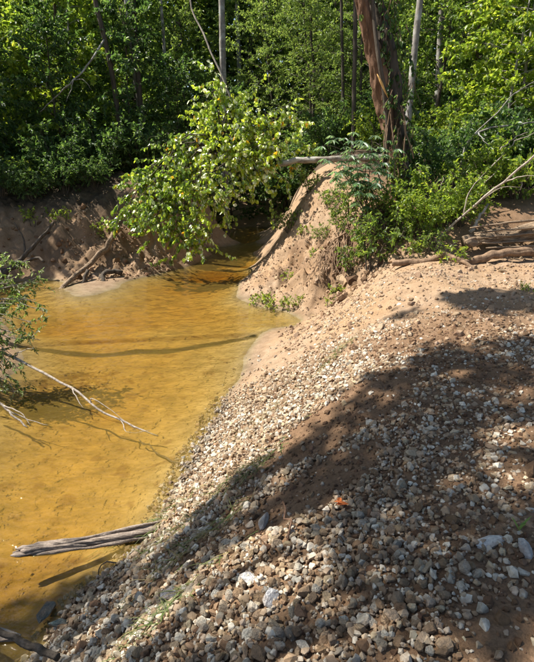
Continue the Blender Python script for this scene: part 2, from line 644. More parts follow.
gx = axis([(-150, -40, 11), (-40, -14, 2), (-14, -8, .3), (-8, -3.5, .075), (-3.5, 3.2, .036), (3.2, 6, .08), (6, 12, .3), (12, 40, 2), (40, 150, 11)])
gy = axis([(-60, -8, 6), (-8, 0, .4), (0, 1, .08), (1, 9, .038), (9, 15.5, .055), (15.5, 24, .15), (24, 60, 1.5), (60, 220, 12)])
GX, GY = np.meshgrid(gx, gy)
GZ = height(GX, GY)
nx, ny = len(gx), len(gy)
ii = (np.arange(ny - 1)[:, None] * nx + np.arange(nx - 1)[None, :]).ravel()
gb = Buf()
gb.add(np.stack([GX.ravel(), GY.ravel(), GZ.ravel()], 1), None, np.stack([ii, ii + 1, ii + nx + 1, ii + nx], 1))
gm = gb.mesh('ground', True, False)
x_, y_, z_ = GX.ravel(), GY.ravel(), GZ.ravel()


def soil_mask(x, y, z):
    n1 = fbm(x * .9, y * .9, 4, 41)
    # brown earth mixed through the gravel and the trodden path
    dirt = smooth(.2, .9, 1.0 - np.abs(y - 3.0) / 5.2 + .35 * n1) * smooth(-1.2, -.55, z) * (1 - smooth(5.4, 6.8, y + .35 * n1))
    dirt = np.maximum(dirt * .85, .75 * smooth(8.6, 9.4, y) * smooth(1.7, 2.4, x))
    dirt = np.maximum(dirt, (.35 + .7 * n1) * smooth(-2.6, -3.4, x) * smooth(-1.15, -.9, z))  # left bank: brown earth, with mottled shade put into its colour
    dirt = np.maximum(dirt, smooth(.0, .5, fbm(x * 1.6, y * 1.6, 4, 83)) * .7 * np.exp(-(((x - .9) / 1.2) ** 2 + ((y - 11.2) / 1.8) ** 2)))
    dirt = np.maximum(dirt, .85 * np.exp(-(((x - 1.65) / .75) ** 2 + ((y - 9.95) / .6) ** 2)))
    # forest floor
    humus = np.maximum(smooth(15.3, 16.6, y + .6 * n1) * smooth(.4, .8, z), smooth(13.2, 14.4, y + .5 * n1) * smooth(.15, .5, z) * smooth(-3.6, -4.6, x))
    humus = np.maximum(humus, smooth(12.2, 14.0, y + .4 * n1) * smooth(.8, 1.2, z) * smooth(1.6, 3, x))
    humus = np.maximum(humus, smooth(9.6, 10.6, y + .4 * n1) * smooth(2.2, 3.2, x) * .75)
    humus = np.maximum(humus, np.maximum(smooth(14, 20, np.abs(x)), smooth(-4, -9, y)))
    humus = np.maximum(humus, smooth(-4.6, -5.6, x) * smooth(-.6, -.2, z) * (y < 12) * .7)
    humus = np.maximum(humus, (.28 + .3 * n1) * smooth(-2.8, -4.2, x) * smooth(12.5, 13.2, y) * smooth(-1.15, -.9, z))  # left bank face again: its grey shade tone mixed into the soil
    bed = 1 - smooth(WATER - .01, WATER + .05, z)
    return np.stack([dirt, humus, bed], 1)


sm = np.clip(soil_mask(x_, y_, z_), 0, 1)
a = gm.attributes.new('soil', 'FLOAT_COLOR', 'POINT')
a.data.foreach_set('color', np.concatenate([sm, np.ones((len(sm), 1))], 1).astype(np.float32).ravel())
gm.materials.append(M['ground'])
ground = bpy.data.objects.new('ground', gm)
COL.objects.link(ground)
ground['kind'] = 'structure'
ground['label'] = 'sandy earth banks, trodden path and forest floor around the creek'

# water: a closed body that fills the creek
wb = Buf()
wx0, wx1, wy0, wy1, wz0 = -11.0, 2.6, -30.0, 27.0, -4.0
wb.add([(wx0, wy0, wz0), (wx1, wy0, wz0), (wx1, wy1, wz0), (wx0, wy1, wz0), (wx0, wy0, WATER), (wx1, wy0, WATER), (wx1, wy1, WATER), (wx0, wy1, WATER)],
       None, [(0, 3, 2, 1), (4, 5, 6, 7), (0, 1, 5, 4), (1, 2, 6, 5), (2, 3, 7, 6), (3, 0, 4, 7)])
water = obj('water', wb, M['water'], kind='structure')
water['label'] = 'shallow amber creek water over a sandy bed'
for p in water.data.polygons:
    p.use_smooth = False
#@@PART2

# ------------------------------------------------------------------ gravel and stones
def rock_shape(g, npts, flat=.72):
    p = unit(g.normal(0, 1, (npts, 3))) * g.uniform(.88, 1.08, (npts, 1))
    p *= np.array((g.uniform(.85, 1.25), g.uniform(.7, 1.0), g.uniform(flat - .18, flat + .12)))
    bm = bmesh.new()
    for q in p:
        bm.verts.new(q)
    r = bmesh.ops.convex_hull(bm, input=bm.verts)
    bmesh.ops.delete(bm, geom=[e for e in set(r['geom_interior'] + r['geom_unused']) if isinstance(e, bmesh.types.BMVert)], context='VERTS')
    bmesh.ops.triangulate(bm, faces=bm.faces)
    bm.verts.index_update()
    V = np.array([v.co[:] for v in bm.verts])
    T = np.array([[v.index for v in f.verts] for f in bm.faces])
    bm.free()
    V -= V.mean(0)
    return V / np.abs(V).max(), T


g_rock = np.random.default_rng(77)
ROCKS = [rock_shape(g_rock, 15) for _ in range(14)]
BIG_ROCKS = [rock_shape(g_rock, 24) for _ in range(14)]


def rot_matrices(g, n, tilt=.55):
    a, b, c = g.uniform(0, 2 * np.pi, n), g.normal(0, tilt, n), g.normal(0, tilt, n)
    ca, sa, cb, sb, cc, sc = np.cos(a), np.sin(a), np.cos(b), np.sin(b), np.cos(c), np.sin(c)
    z, o = np.zeros(n), np.ones(n)
    Rz = np.stack([ca, -sa, z, sa, ca, z, z, z, o], 1).reshape(-1, 3, 3)
    Rx = np.stack([o, z, z, z, cb, -sb, z, sb, cb], 1).reshape(-1, 3, 3)
    Ry = np.stack([cc, z, sc, z, o, z, -sc, z, cc], 1).reshape(-1, 3, 3)
    return Rx @ Ry @ Rz


STONE_PALETTE = [(.39, .305, .215), (.32, .235, .155), (.235, .155, .093), (.45, .375, .285), (.345, .30, .245), (.68, .66, .62), (.20, .13, .078)]


def gravel_density(x, y, z):
    """How thickly stones cover the earth, in plan: a band down the slope, thinner on the trodden path, bare sand and soil patches."""
    n1 = fbm(x * .8 + 3, y * .8, 3, 61)
    n2 = fbm(x * 2.3, y * 2.3, 3, 67)
    d = smooth(-.35, .05, n1 + .75 * n2 + .3)
    crest = .97 + .33 * (y - 4.0) * (y < 7) + 1.0 * (y >= 7)
    # lower limit: bare sand towards the far end, where the slope meets the water
    sandy = smooth(5.2, 6.6, y) * smooth(1.25, .35, x - .12 * (y - 6) + .35 * n2)
    d = d * (1 - sandy) + 0 * crest
    d = d * (1 - smooth(6.6, 7.6, y + .5 * n1))
    d = d * smooth(4.6, 3.4, x) * (1 - .4 * smooth(4.7, 6.2, y) * smooth(1.0, 1.9, x))
    d = d * (1 - .45 * smooth(.3, 1.5, x)) * (1 - .55 * smooth(.3, 1.0, x) * smooth(.02, .22, fbm(x * 1.7 + 9, y * 1.7, 3, 71)))
    slope = smooth(1.2, .6, x) * smooth(6.6, 5.6, y)
    d = np.maximum(d, .95 * slope * (1 - sandy))

    def hole(cx, cy, rx, ry, amount, rot=0.0):
        c, s = math.cos(rot), math.sin(rot)
        u, v = (x - cx) * c + (y - cy) * s, -(x - cx) * s + (y - cy) * c
        return 1 - amount * smooth(1.15, .75, np.sqrt((u / rx) ** 2 + (v / ry) ** 2) + .45 * n2)
    for h in ((.55, 3.55, .85, .28, .96, .45), (.30, 2.75, .55, .28, .93, .6), (1.55, 4.95, .55, .42, .9, .2), (2.2, 6.3, 1.1, .55, .85, 0), (1.05, 1.25, .55, .38, .85, .3),
              (2.4, 5.3, 1.0, .35, .8, .1), (1.75, 2.55, .35, .3, .75, 0), (.85, 5.35, .35, .2, .7, .9), (-.33, 2.75, .13, .5, .7, -.6), (1.7, 1.7, .4, .3, .7, 0)):
        d = d * hole(*h)
    return np.clip(d, 0.03 * (y < 7.5), 1)


N_TRY = 180000
g = np.random.default_rng(3)
gxp, gyp = g.uniform(-2.1, 4.2, N_TRY), g.uniform(.6, 8.2, N_TRY)
gzp = height(gxp, gyp)
gs = .5 * g.lognormal(math.log(.0265), .50, N_TRY)            # half size
gs = np.clip(gs, .0055, .034)
den = gravel_density(gxp, gyp, gzp)
keep = (g.uniform(0, 1, N_TRY) < den * .62) & (gzp > WATER - .09)
keep &= (gxp < .75 * gyp + 1.4)
keep &= ~((gzp < WATER) & (g.uniform(0, 1, N_TRY) < .55))
gxp, gyp, gzp, gs = gxp[keep], gyp[keep], gzp[keep], gs[keep]
dn = den[keep]
# far from the camera the stones of the heap get a little smaller in number, not in size
NG = len(gxp)
gz_c = gzp + gs * g.uniform(.0, .42, NG) + dn * g.uniform(0, .022, NG)
Rg = rot_matrices(g, NG)
Sg = gs[:, None] * g.uniform(.78, 1.2, (NG, 3))
white = fbm(gxp * 1.1, gyp * 1.1, 3, 91)
wts = np.array([.26, .22, .16, .17, .12, .0, .07])
tg = pick_tints(NG, STONE_PALETTE, wts, .25, g)
is_white = g.uniform(0, 1, NG) < (.19 + .22 * smooth(-.1, .3, white))
tg[is_white] = np.array((.62, .585, .52)) * g.uniform(.68, 1.15, (is_white.sum(), 1))
mud = np.clip(smooth(-.5, .8, gxp - .12 * (gyp - 3) + .9 * fbm(gxp * 1.3, gyp * 1.3, 3, 97)) * g.uniform(-.4, .72, NG), 0, .55)[:, None]
mud[is_white] *= .5
tg *= (1.03, 1.0, .9)
tg *= np.where(gzp < WATER + .05, .6, 1.0)[:, None]
tg = tg * (1 - mud) + np.array((.24, .152, .088)) * mud
gz_c -= gs * .42 * smooth(.2, 1.2, gxp)
shape_i = g.integers(0, 14, NG)


def in_view(x, y, z, margin=1.0):
    d = np.stack([x, y, z], 1) - EYE
    f = d[:, 1] * math.cos(PITCH) - d[:, 2] * math.sin(PITCH)
    u = d[:, 1] * math.sin(PITCH) + d[:, 2] * math.cos(PITCH)
    return (np.abs(d[:, 0] / f) < 267 / FOC * margin) & (np.abs(u / f) < 331 / FOC * margin) & (f > 0), f


seen, dep = in_view(gxp, gyp, gz_c, .99)
buried = gz_c - gzp < gs * .12
apparent = np.where(seen & ~buried, gs / dep, 0)
order = np.argsort(-apparent)
single = np.zeros(NG, bool)
single[order[:285]] = True

gravel = Buf()
for k in range(14):
    idx = np.where((shape_i == k) & ~single)[0]
    V, T = ROCKS[k]
    verts = np.einsum('nij,nvj->nvi', Rg[idx], V[None] * Sg[idx][:, None, :]) + np.stack([gxp[idx], gyp[idx], gz_c[idx]], 1)[:, None, :]
    off = (np.arange(len(idx)) * len(V))[:, None, None]
    gravel.add(verts.reshape(-1, 3), (T[None] + off).reshape(-1, 3), None, np.repeat(tg[idx], len(V), 0))
go = obj('gravel', gravel, M['gravel'], kind='stuff')
tag(go, 'loose tan and white angular gravel covering the sloping creek bank', 'gravel')

rock_meshes = []
for V, T in BIG_ROCKS:
    b = Buf()
    b.add(V, T)
    me = b.mesh('stone', False, False)
    me.materials.append(M['stone'])
    rock_meshes.append(me)


def stone(loc, R, S, tint, label, group=None, k=0, meshes=None, name='stone'):
    o = bpy.data.objects.new(name, (meshes or rock_meshes)[k])
    COL.objects.link(o)
    m = Matrix(R.tolist()).to_4x4()
    o.matrix_world = Matrix.Translation(loc) @ m @ Matrix.Diagonal((*S, 1))
    o.color = (*tint, 1)
    return tag(o, label, 'stone', group)


for i in np.where(single)[0]:
    pale = tg[i].mean() > .5
    if pale:
        lab, grp = 'white chalky stone in the near part of the gravel', 'white stones in the near gravel'
    elif tg[i].mean() > .3:
        lab, grp = 'pale tan angular stone in the near part of the gravel', 'tan stones in the near gravel'
    else:
        lab, grp = 'dark brown earthy stone in the near part of the gravel', 'brown stones in the near gravel'
    px_ = gxp[i] / dep[i]
    wh = 'towards the water' if px_ < -.17 else 'in its middle' if px_ < .2 else 'towards the path'
    lab, grp = lab + ', ' + wh, grp + ', ' + wh
    stone((gxp[i], gyp[i], gz_c[i]), Rg[i], Sg[i], tg[i], lab, grp, int(shape_i[i]))

# stones that stand out
for (sx, sy, size, tint, label, k, rz, dz) in [
    (1.02, 1.92, (.085, .05, .03), (.74, .71, .64), 'large flat white stone, widest of the near gravel slope', 2, .3, .012),
    (1.15, 1.84, (.06, .04, .035), (.52, .50, .47), 'grey wedge stone leaning against the large flat white stone', 5, -.8, .01),
    (-.10, 2.00, (.035, .075, .05), (.78, .76, .72), 'tall narrow white stone upright in the shaded near gravel', 3, .2, .02),
    (.02, 1.80, (.055, .05, .045), (.72, .71, .69), 'blocky white stone below the tall narrow white one', 7, .5, .02),
    (-.52, 2.15, (.07, .06, .045), (.27, .27, .275), 'blue-grey rounded stone in the lit lower gravel', 1, .9, .02),
    (-.02, 2.55, (.08, .045, .035), (.60, .56, .49), 'long pale slab at the upper edge of the stone heap', 8, .2, .02),
]:
    g2 = np.random.default_rng(int(abs(sx) * 1000 + 7))
    stone(on_ground(sx, sy, dz), rot_matrices(g2, 1, .2)[0], size, tint, label, None, k)

slab_meshes = []
for k in range(4):
    corners = unit(g_rock.normal(0, 1, (12, 3))) * g_rock.uniform(.75, 1.1, (12, 1)) * (1, 1, 1.2)
    corners[:, 2] = np.minimum(corners[:, 2], g_rock.uniform(.45, .7) + .25 * corners[:, 0])
    bm = bmesh.new()
    for q in corners:
        bm.verts.new(q)
    r_ = bmesh.ops.convex_hull(bm, input=bm.verts)
    bmesh.ops.delete(bm, geom=[e for e in set(r_['geom_interior'] + r_['geom_unused']) if isinstance(e, bmesh.types.BMVert)], context='VERTS')
    me = bpy.data.meshes.new('slab')
    bm.to_mesh(me)
    bm.free()
    me.materials.append(M['stone'])
    slab_meshes.append(me)

# dark slabs half in the water at the creek's near edge
for n, (sx, sy, size, tint, label, rz) in enumerate([
    (-1.50, 2.66, (.13, .09, .045), (.10, .125, .12), 'large dark angular slab half in water at the creek edge', .4),
    (-1.66, 2.46, (.13, .08, .03), (.22, .215, .20), 'grey flat slab left of the large dark slab', -.2),
    (-1.60, 2.24, (.13, .08, .03), (.26, .255, .24), 'pale grey slab under the dark stick at the water edge', .9),
    (-1.33, 2.50, (.08, .06, .04), (.14, .195, .185), 'dark wet block right of the large dark slab', .1),
]):
    g2 = np.random.default_rng(50 + n)
    stone((sx, sy, max(WATER + .025, hz(sx, sy) + .03)), rot_matrices(g2, 1, .25)[0], size, tint, label, None, n, slab_meshes, 'flat_rock')

# clods of earth and small stones on the bare banks (too many to count)
clods = Buf()
g = np.random.default_rng(8)


def scatter_clods(n, x0, x1, y0, y1, size, tints, cond):
    x, y = g.uniform(x0, x1, n), g.uniform(y0, y1, n)
    z = height(x, y)
    ok = cond(x, y, z)
    x, y, z = x[ok], y[ok], z[ok]
    m = len(x)
    s = np.clip(.5 * g.lognormal(math.log(size), .5, m), .006, .16)
    R = rot_matrices(g, m, .8)
    ki = g.integers(0, 14, m)
    tc = pick_tints(m, tints, np.ones(len(tints)), .2, g)
    for k in range(14):
        j = np.where(ki == k)[0]
        if not len(j):
            continue
        V, T = ROCKS[k]
        verts = np.einsum('nij,nvj->nvi', R[j], V[None] * s[j][:, None, None]) + np.stack([x[j], y[j], z[j] + s[j] * .15], 1)[:, None, :]
        clods.add(verts.reshape(-1, 3), (T[None] + (np.arange(len(j)) * len(V))[:, None, None]).reshape(-1, 3), None, np.repeat(tc[j], len(V), 0))


SANDY = [(.32, .22, .138), (.27, .178, .108), (.37, .265, .175)]
BROWN = [(.165, .098, .055), (.21, .13, .075), (.12, .07, .04)]
scatter_clods(900, -5.2, -2.2, 12.4, 14.4, .055, SANDY + BROWN[:1], lambda x, y, z: (z > WATER + .02) & (z < .75))
scatter_clods(2600, -.7, 2.2, 9.2, 13.2, .032, SANDY, lambda x, y, z: (z > WATER + .05) & (z < 1.2))
scatter_clods(2600, .2, 4.5, 4.5, 9.0, .035, SANDY, lambda x, y, z: z > WATER + .02)
scatter_clods(14000, -1.3, 3.5, .8, 5.5, .021, BROWN, lambda x, y, z: z > WATER + .1)
scatter_clods(350, 1.2, 2.6, 8.8, 10.6, .08, BROWN + SANDY[:1], lambda x, y, z: z < .9)
scatter_clods(60, -9, -5.2, 12.8, 14.3, .10, BROWN, lambda x, y, z: (z > WATER + .05))
co = obj('soil_clods', clods, M['clod'], kind='stuff')
tag(co, 'crumbled clods of sandy soil on the eroded creek banks', 'soil')
#@@PART3

# ------------------------------------------------------------------ plants
GREENS = [(.09, .142, .03), (.135, .195, .038), (.19, .245, .05), (.056, .098, .025)]
YELLOWGREENS = [(.21, .27, .032), (.155, .22, .028), (.27, .31, .045), (.095, .15, .026)]
DEEP = [(.04, .08, .024), (.06, .11, .03), (.085, .14, .038), (.13, .185, .06)]


def twig_leaves(buf, pts, n, length, palette, weights, g, hang=.5, width=.5, spread=.5, up=.8):
    """n leaves along the outer part of a twig."""
    pts = np.asarray(pts)
    t = g.uniform(.15, 1, n) * (len(pts) - 1)
    i = np.minimum(t.astype(int), len(pts) - 2)
    f = (t - i)[:, None]
    pos = pts[i] * (1 - f) + pts[i + 1] * f
    ax = unit(pts[i + 1] - pts[i])
    d = ax * .5 + g.normal(0, spread, (n, 3)) + np.array((0, 0, -hang))
    nr = g.normal(0, .55, (n, 3)) + np.array((0, 0, up))
    L = length * g.uniform(.6, 1.25, n)
    leaves(buf, pos, d, nr, L, L * width * g.uniform(.8, 1.2, n), pick_tints(n, palette, weights, .25, g))


def make_sapling(name, seed, tall, trunk_r, crown_from, reach, limbs, twigs, per_twig, leaf, palette, weights, bark, layered=.15, hang=.25, lean=.0, width=.5):
    """A tree as trunk (with its limbs) and a crown of separate leaves on twigs."""
    g = np.random.default_rng(seed)
    tb, lb = Buf(), Buf()
    top = np.array((lean * tall, g.normal(0, .03) * tall, tall))
    stem = wobble((0, 0, -.15), top, 14, .025, 0, g)
    tube(tb, stem, np.linspace(trunk_r, trunk_r * .18, 14) * np.where(np.arange(14) == 0, 1.35, 1), 8, rough=.08)
    for k in range(limbs):
        f = crown_from + (1 - crown_from) * (k + g.uniform(0, 1)) / limbs
        p = stem[0] * 0
        j = f * 13
        i = min(int(j), 12)
        p = stem[i] * (1 - (j - i)) + stem[i + 1] * (j - i)
        az = k * 2.4 + g.uniform(-.5, .5)
        r = reach * (1 - .62 * max(0, (f - .45) / .55)) * g.uniform(.55, 1.15)
        rise = layered + .5 * f * g.uniform(.3, 1)
        tip = p + np.array((math.cos(az) * r, math.sin(az) * r, r * rise))
        limb = wobble(p, tip, 7, .06, .05, g)
        tube(tb, limb, np.linspace(max(.006, trunk_r * .3 * (1 - .6 * f)), .004, 7), 4, cap=False)
        for q in range(twigs):
            u = g.uniform(.25, 1) * 6
            i2 = min(int(u), 5)
            a0 = limb[i2] * (1 - (u - i2)) + limb[i2 + 1] * (u - i2)
            ax = unit(limb[i2 + 1] - limb[i2])
            dv = ax * .7 + g.normal(0, .55, 3) * np.array((1, 1, .45)) + np.array((0, 0, -.05))
            a1 = a0 + unit(dv) * reach * g.uniform(.18, .42)
            tw = wobble(a0, a1, 4, .08, -.03, g)
            tube(tb, tw, np.linspace(.005, .002, 4), 3, cap=False)
            twig_leaves(lb, tw, per_twig, leaf, palette, weights, g, hang, width)
    root = thing(name, '-', 'tree')
    obj('trunk', tb, bark, root)
    obj('crown', lb, M['leaf'], root, 'stuff')
    return root


def make_bush(name, seed, tall, reach, stems, twigs, per_twig, leaf, palette, weights, hang=.2, width=.5, mat=None, cat='bush'):
    g = np.random.default_rng(seed)
    tb, lb = Buf(), Buf()
    for k in range(stems):
        az = k * 2.4 + g.uniform(-.4, .4)
        out = reach * g.uniform(.3, 1)
        tip = np.array((math.cos(az) * out, math.sin(az) * out, tall * g.uniform(.55, 1.0) * (1 - .35 * out / reach)))
        base = np.array((math.cos(az) * .08, math.sin(az) * .08, -.08))
        st = wobble(base, tip, 8, .07, .10, g)
        tube(tb, st, np.linspace(.016, .004, 8) * (tall / 2) ** .5, 5, cap=False)
        for q in range(twigs):
            u = g.uniform(.18, 1) ** .8 * 7
            i2 = min(int(u), 6)
            a0 = st[i2] * (1 - (u - i2)) + st[i2 + 1] * (u - i2)
            dv = g.normal(0, .7, 3) + np.array((math.cos(az), math.sin(az), .25)) * .5
            a1 = a0 + unit(dv) * tall * g.uniform(.12, .28)
            tw = wobble(a0, a1, 4, .08, 0, g)
            tube(tb, tw, np.linspace(.004, .0018, 4), 3, cap=False)
            twig_leaves(lb, tw, per_twig, leaf, palette, weights, g, hang, width)
    root = thing(name, '-', cat)
    obj('stems', tb, M['dark_bark'], root)
    obj('foliage', lb, mat or M['leaf'], root, 'stuff')
    return root


PROTO = {}
used = set()


def proto(key):
    return PROTO[key]


def put(key, x, y, rz, sc, label, group=None, tilt=(0, 0), z=None, cat=None):
    p = PROTO[key]
    zz = hz(x, y) if z is None else z
    if key not in used:
        used.add(key)
        p.location = (x, y, zz)
        p.rotation_euler = (tilt[0], tilt[1], rz)
        p.scale = (sc,) * 3
        p['label'] = label
        if cat:
            p['category'] = cat
        if group:
            p['group'] = group
        return p
    return copy_tree(p, (x, y, zz), rz, sc, label, group, tilt, cat)


PROTO['maple'] = make_sapling('young_tree', 1, 6.5, .06, .10, 1.9, 50, 9, 18, .14, YELLOWGREENS, [.3, .35, .15, .2], M['grey_bark'], .05, .25, width=.75)
PROTO['oak'] = make_sapling('young_tree', 2, 8.0, .075, .08, 2.2, 54, 9, 19, .15, GREENS, [.3, .3, .2, .2], M['dark_bark'], .15, .2)
PROTO['feather'] = make_sapling('feathery_tree', 3, 9.0, .08, .06, 2.3, 66, 10, 22, .12, [(.145, .205, .052), (.195, .25, .065), (.105, .16, .045)], [.4, .3, .3], M['dark_bark'], .25, .3, width=.36)
PROTO['dark'] = make_sapling('dark_tree', 4, 6.0, .06, .05, 2.0, 50, 9, 19, .15, DEEP, [.35, .3, .25, .1], M['dark_bark'], .1, .3)
PROTO['tall'] = make_sapling('tall_tree', 5, 17, .17, .50, 4.2, 46, 9, 14, .22, GREENS, [.3, .3, .2, .2], M['grey_bark'], .25, .2)
PROTO['bush'] = make_bush('bush', 11, 2.2, 1.3, 14, 18, 13, .12, DEEP, [.3, .3, .3, .1])
PROTO['light_bush'] = make_bush('bush', 12, 1.7, 1.1, 14, 16, 11, .095, YELLOWGREENS, [.25, .35, .1, .3])
PROTO['low_bush'] = make_bush('low_shrub', 13, .8, .6, 11, 9, 8, .065, GREENS, [.2, .3, .3, .2], cat='shrub')
PROTO['sprout'] = make_bush('leafy_sprout', 14, .35, .25, 7, 4, 5, .05, YELLOWGREENS, [.3, .3, .3, .1], cat='plant')

WOOD = 'trees of the shaded woodland behind the creek'
UNDER = 'bushes of the woodland floor behind the creek'
g = np.random.default_rng(21)


look = {'oak': 'leafy mid green young tree', 'feather': 'feathery fine-leaved green tree', 'dark': 'dark green low-branched tree', 'maple': 'bright yellow-green broad-leaved young tree',
        'tall': 'tall tree crowned above the view', 'bush': 'dark leafy bush', 'light_bush': 'light green leafy bush'}
zones = [(0, 'past the left edge'), (60, 'by the left edge'), (118, 'above the left bank'), (185, 'behind the close pair of trunks'), (250, 'above the overhanging tree'), (310, 'above the channel mouth'),
         (372, 'left of the vine-wrapped tree'), (430, 'behind the vine-wrapped tree'), (480, 'above the bare branches'), (534, 'at the right edge'), (9999, 'past the right edge')]


def wood_label(key, x, y):
    px = 267 + FOC * x / (y * math.cos(PITCH))
    zone = [n for lim, n in zones if px < lim][0]
    row = 'in the front row' if y < 16.8 else 'in the second row' if y < 20 else 'midway back' if y < 25 else 'deep in the wood' if y < 30 else 'farthest back'
    return f'{look[key]} {row} {zone}'


def wood(key, x, y, sc=None, rz=None):
    put(key, x, y, g.uniform(0, 6.28) if rz is None else rz, sc or g.uniform(.85, 1.2), wood_label(key, x, y), (UNDER if 'bush' in key else WOOD) + ', ' + key.replace('_', ' ') + ' kind',
        tilt=(g.normal(0, .04), g.normal(0, .04)))


# understorey, front to back
for x, y, k, s in [(-8.8, 16.5, 'dark', .9), (-6.6, 17.6, 'dark', .8), (-4.6, 18.4, 'dark', .85), (-9.6, 17.6, 'maple', 1.05), (-7.0, 18.8, 'maple', 1.1), (-7.6, 20.5, 'oak', .9), (-3.2, 20.5, 'dark', .75),
                   (-5.6, 22.0, 'oak', 1.0), (-9.8, 23, 'maple', 1.15), (-12.5, 22, 'dark', 1.1), (-1.6, 24, 'dark', .9), (-13.5, 26, 'oak', 1.2), (-3.6, 26, 'feather', .9),
                   (1.8, 22.5, 'feather', .8), (3.6, 20.5, 'feather', .85), (.4, 26.5, 'feather', 1.0), (2.6, 27, 'feather', 1.1), (5.0, 25, 'feather', 1.0), (-6.5, 27, 'oak', 1.2), (-9, 29, 'maple', 1.3),
                   (5.4, 17.2, 'oak', .85), (7.0, 15.2, 'maple', .95), (8.6, 17, 'maple', 1.15), (5.9, 13.6, 'maple', .72), (9.2, 13.8, 'maple', 1.0), (10.6, 19, 'oak', 1.2), (7.4, 20.5, 'oak', 1.1), (12.5, 22.5, 'maple', 1.4),
                   (-1, 31, 'feather', 1.3), (2.5, 32, 'feather', 1.35), (6, 31, 'oak', 1.4), (9.5, 28, 'feather', 1.3), (-5, 33, 'oak', 1.4), (-10.5, 34, 'oak', 1.5), (-15.5, 32, 'maple', 1.5), (13.5, 31, 'oak', 1.5), (17, 28, 'oak', 1.4), (-17, 27, 'oak', 1.3)]:
    wood(k, x, y, s)
for x, y, k, s in [(-8.4, 14.5, 'bush', .6), (-7.4, 14.7, 'bush', .65), (-6.5, 14.6, 'bush', .5), (-5.7, 14.9, 'bush', .55), (-4.9, 15.1, 'bush', .5), (-7.0, 15.3, 'light_bush', .7), (-6.1, 15.6, 'bush', .8), (-5.0, 16.2, 'bush', .85), (-4.0, 16.9, 'bush', .9), (-9.4, 15.8, 'bush', .9), (-7.9, 17.6, 'bush', 1.1), (-5.4, 19, 'bush', 1.1), (-3.4, 18.3, 'bush', 1.0), (-2.8, 22, 'bush', 1.2),
                   (-10, 20.5, 'bush', 1.2), (-7, 23, 'bush', 1.3), (-4.5, 24, 'bush', 1.3), (2.2, 18.0, 'bush', .9), (3.4, 16.2, 'light_bush', 1.0), (1.9, 20, 'bush', 1.1), (4.6, 18.8, 'bush', 1.2), (4.7, 14.6, 'light_bush', 1.0), (6.6, 13.0, 'bush', .8),
                   (8.0, 13.3, 'light_bush', .9), (7.6, 16.6, 'bush', 1.2), (9.6, 15.8, 'light_bush', 1.3), (3.2, 24, 'light_bush', 1.5), (0.9, 23.6, 'bush', 1.3), (6.2, 22, 'bush', 1.5), (9.4, 23, 'bush', 1.6), (-11.5, 16.4, 'bush', 1.0), (-12.5, 19.5, 'light_bush', 1.4), (11.5, 16, 'bush', 1.3), (-.4, 28, 'bush', 1.5)]:
    wood(k, x, y, s)
# trees past the left edge that dapple the left bank
for x, y, k, s in [(-11.6, 15.2, 'oak', .95), (-12.6, 13.0, 'maple', 1.0)]:
    wood(k, x, y, s)
# tall trees whose crowns stand above the frame and shade the wood
for x, y, s in [(-17, 21.5, .8), (-14, 27, .95), (-10.5, 30, 1.0), (-6.5, 29, .95), (-2, 30.5, 1.0), (2.5, 33, 1.0), (5.5, 29, .9), (11, 31.5, .9), (-19, 30, 1.0), (-6, 36, 1.3), (7, 37, 1.3), (15, 33, 1.1), (-18, 36, 1.3)]:
    wood('tall', x, y, s)

# the far wood reads as one mass
fw = Buf()
g = np.random.default_rng(31)
nf = 120000
fx = g.uniform(-36, 36, nf)
fy = g.uniform(36, 50, nf)
fzh = g.uniform(0, 1, nf) ** .8 * 20
ok = fbm(fx * .28 + fzh * .11, fzh * .3 + fy * .13, 4, 17) > -.5
fx, fy, fzh = fx[ok], fy[ok], fzh[ok] + 2.0
nf = len(fx)
Lf = g.uniform(.35, .7, nf)
leaves(fw, np.stack([fx, fy, fzh], 1), g.normal(0, 1, (nf, 3)) + (0, 0, -.3), g.normal(0, .7, (nf, 3)) + (0, 0, .8), Lf, Lf * .6, pick_tints(nf, DEEP + [(.10, .14, .04)], [.25, .25, .25, .1, .15], .3, g))
fo = obj('far_woodland', fw, M['leaf'], kind='stuff')
tag(fo, 'distant mass of green woodland closing off the view behind the trees', 'woodland')
#@@PART4

# ------------------------------------------------------------------ trees one can tell apart
tall_crown = [c for c in PROTO['tall'].children if c.name.startswith('crown')][0].data


def trunk_tree(name, label, pts, r0, r1, bark, crown=True, sides=9, n=22, rough=.1, crown_scale=.36, grain=None):
    """A trunk that follows given points, then climbs out of view to a crown."""
    pts = np.asarray(pts, float)
    base = pts[0].copy()
    base[2] = hz(base[0], base[1]) - .1
    p = path(np.concatenate([[base], pts[1:]]), n)
    if crown:
        d = unit(p[-1] - p[-4])
        up = p[-1] + d * 1.5 + np.array((0, 0, max(0, 11.5 - p[-1][2])))
        p = np.concatenate([p, path([p[-1], p[-1] * .5 + up * .5 + d * .3, up], 8)[1:]])
    t = np.linspace(0, 1, len(p))
    rad = r0 + (r1 - r0) * np.minimum(1, t * 1.25)
    rad[0] *= 1.3
    root = thing(name, label, 'tree', base)
    b = Buf()
    tube(b, p - base, rad, sides, rough=rough, grain=grain)
    for q in range(4 if crown else 0):
        i = len(p) - 1 - q
        a1 = p[i] + np.array((rng.normal(0, 1.2), rng.normal(0, 1.2), 1.5))
        tube(b, wobble(p[i], a1, 5, .05) - base, np.linspace(r1 * .6, .02, 5), 5, cap=False)
    obj('trunk', b, bark, root)
    if crown:
        c = bpy.data.objects.new('crown', tall_crown)
        COL.objects.link(c)
        c.parent = root
        c.scale = (crown_scale,) * 3
        c.location = Vector(p[-1] - base) - Vector((0, 0, 8.6 * crown_scale))
        c.rotation_euler = (0, 0, rng.uniform(0, 6))
        c['kind'] = 'stuff'
    return root


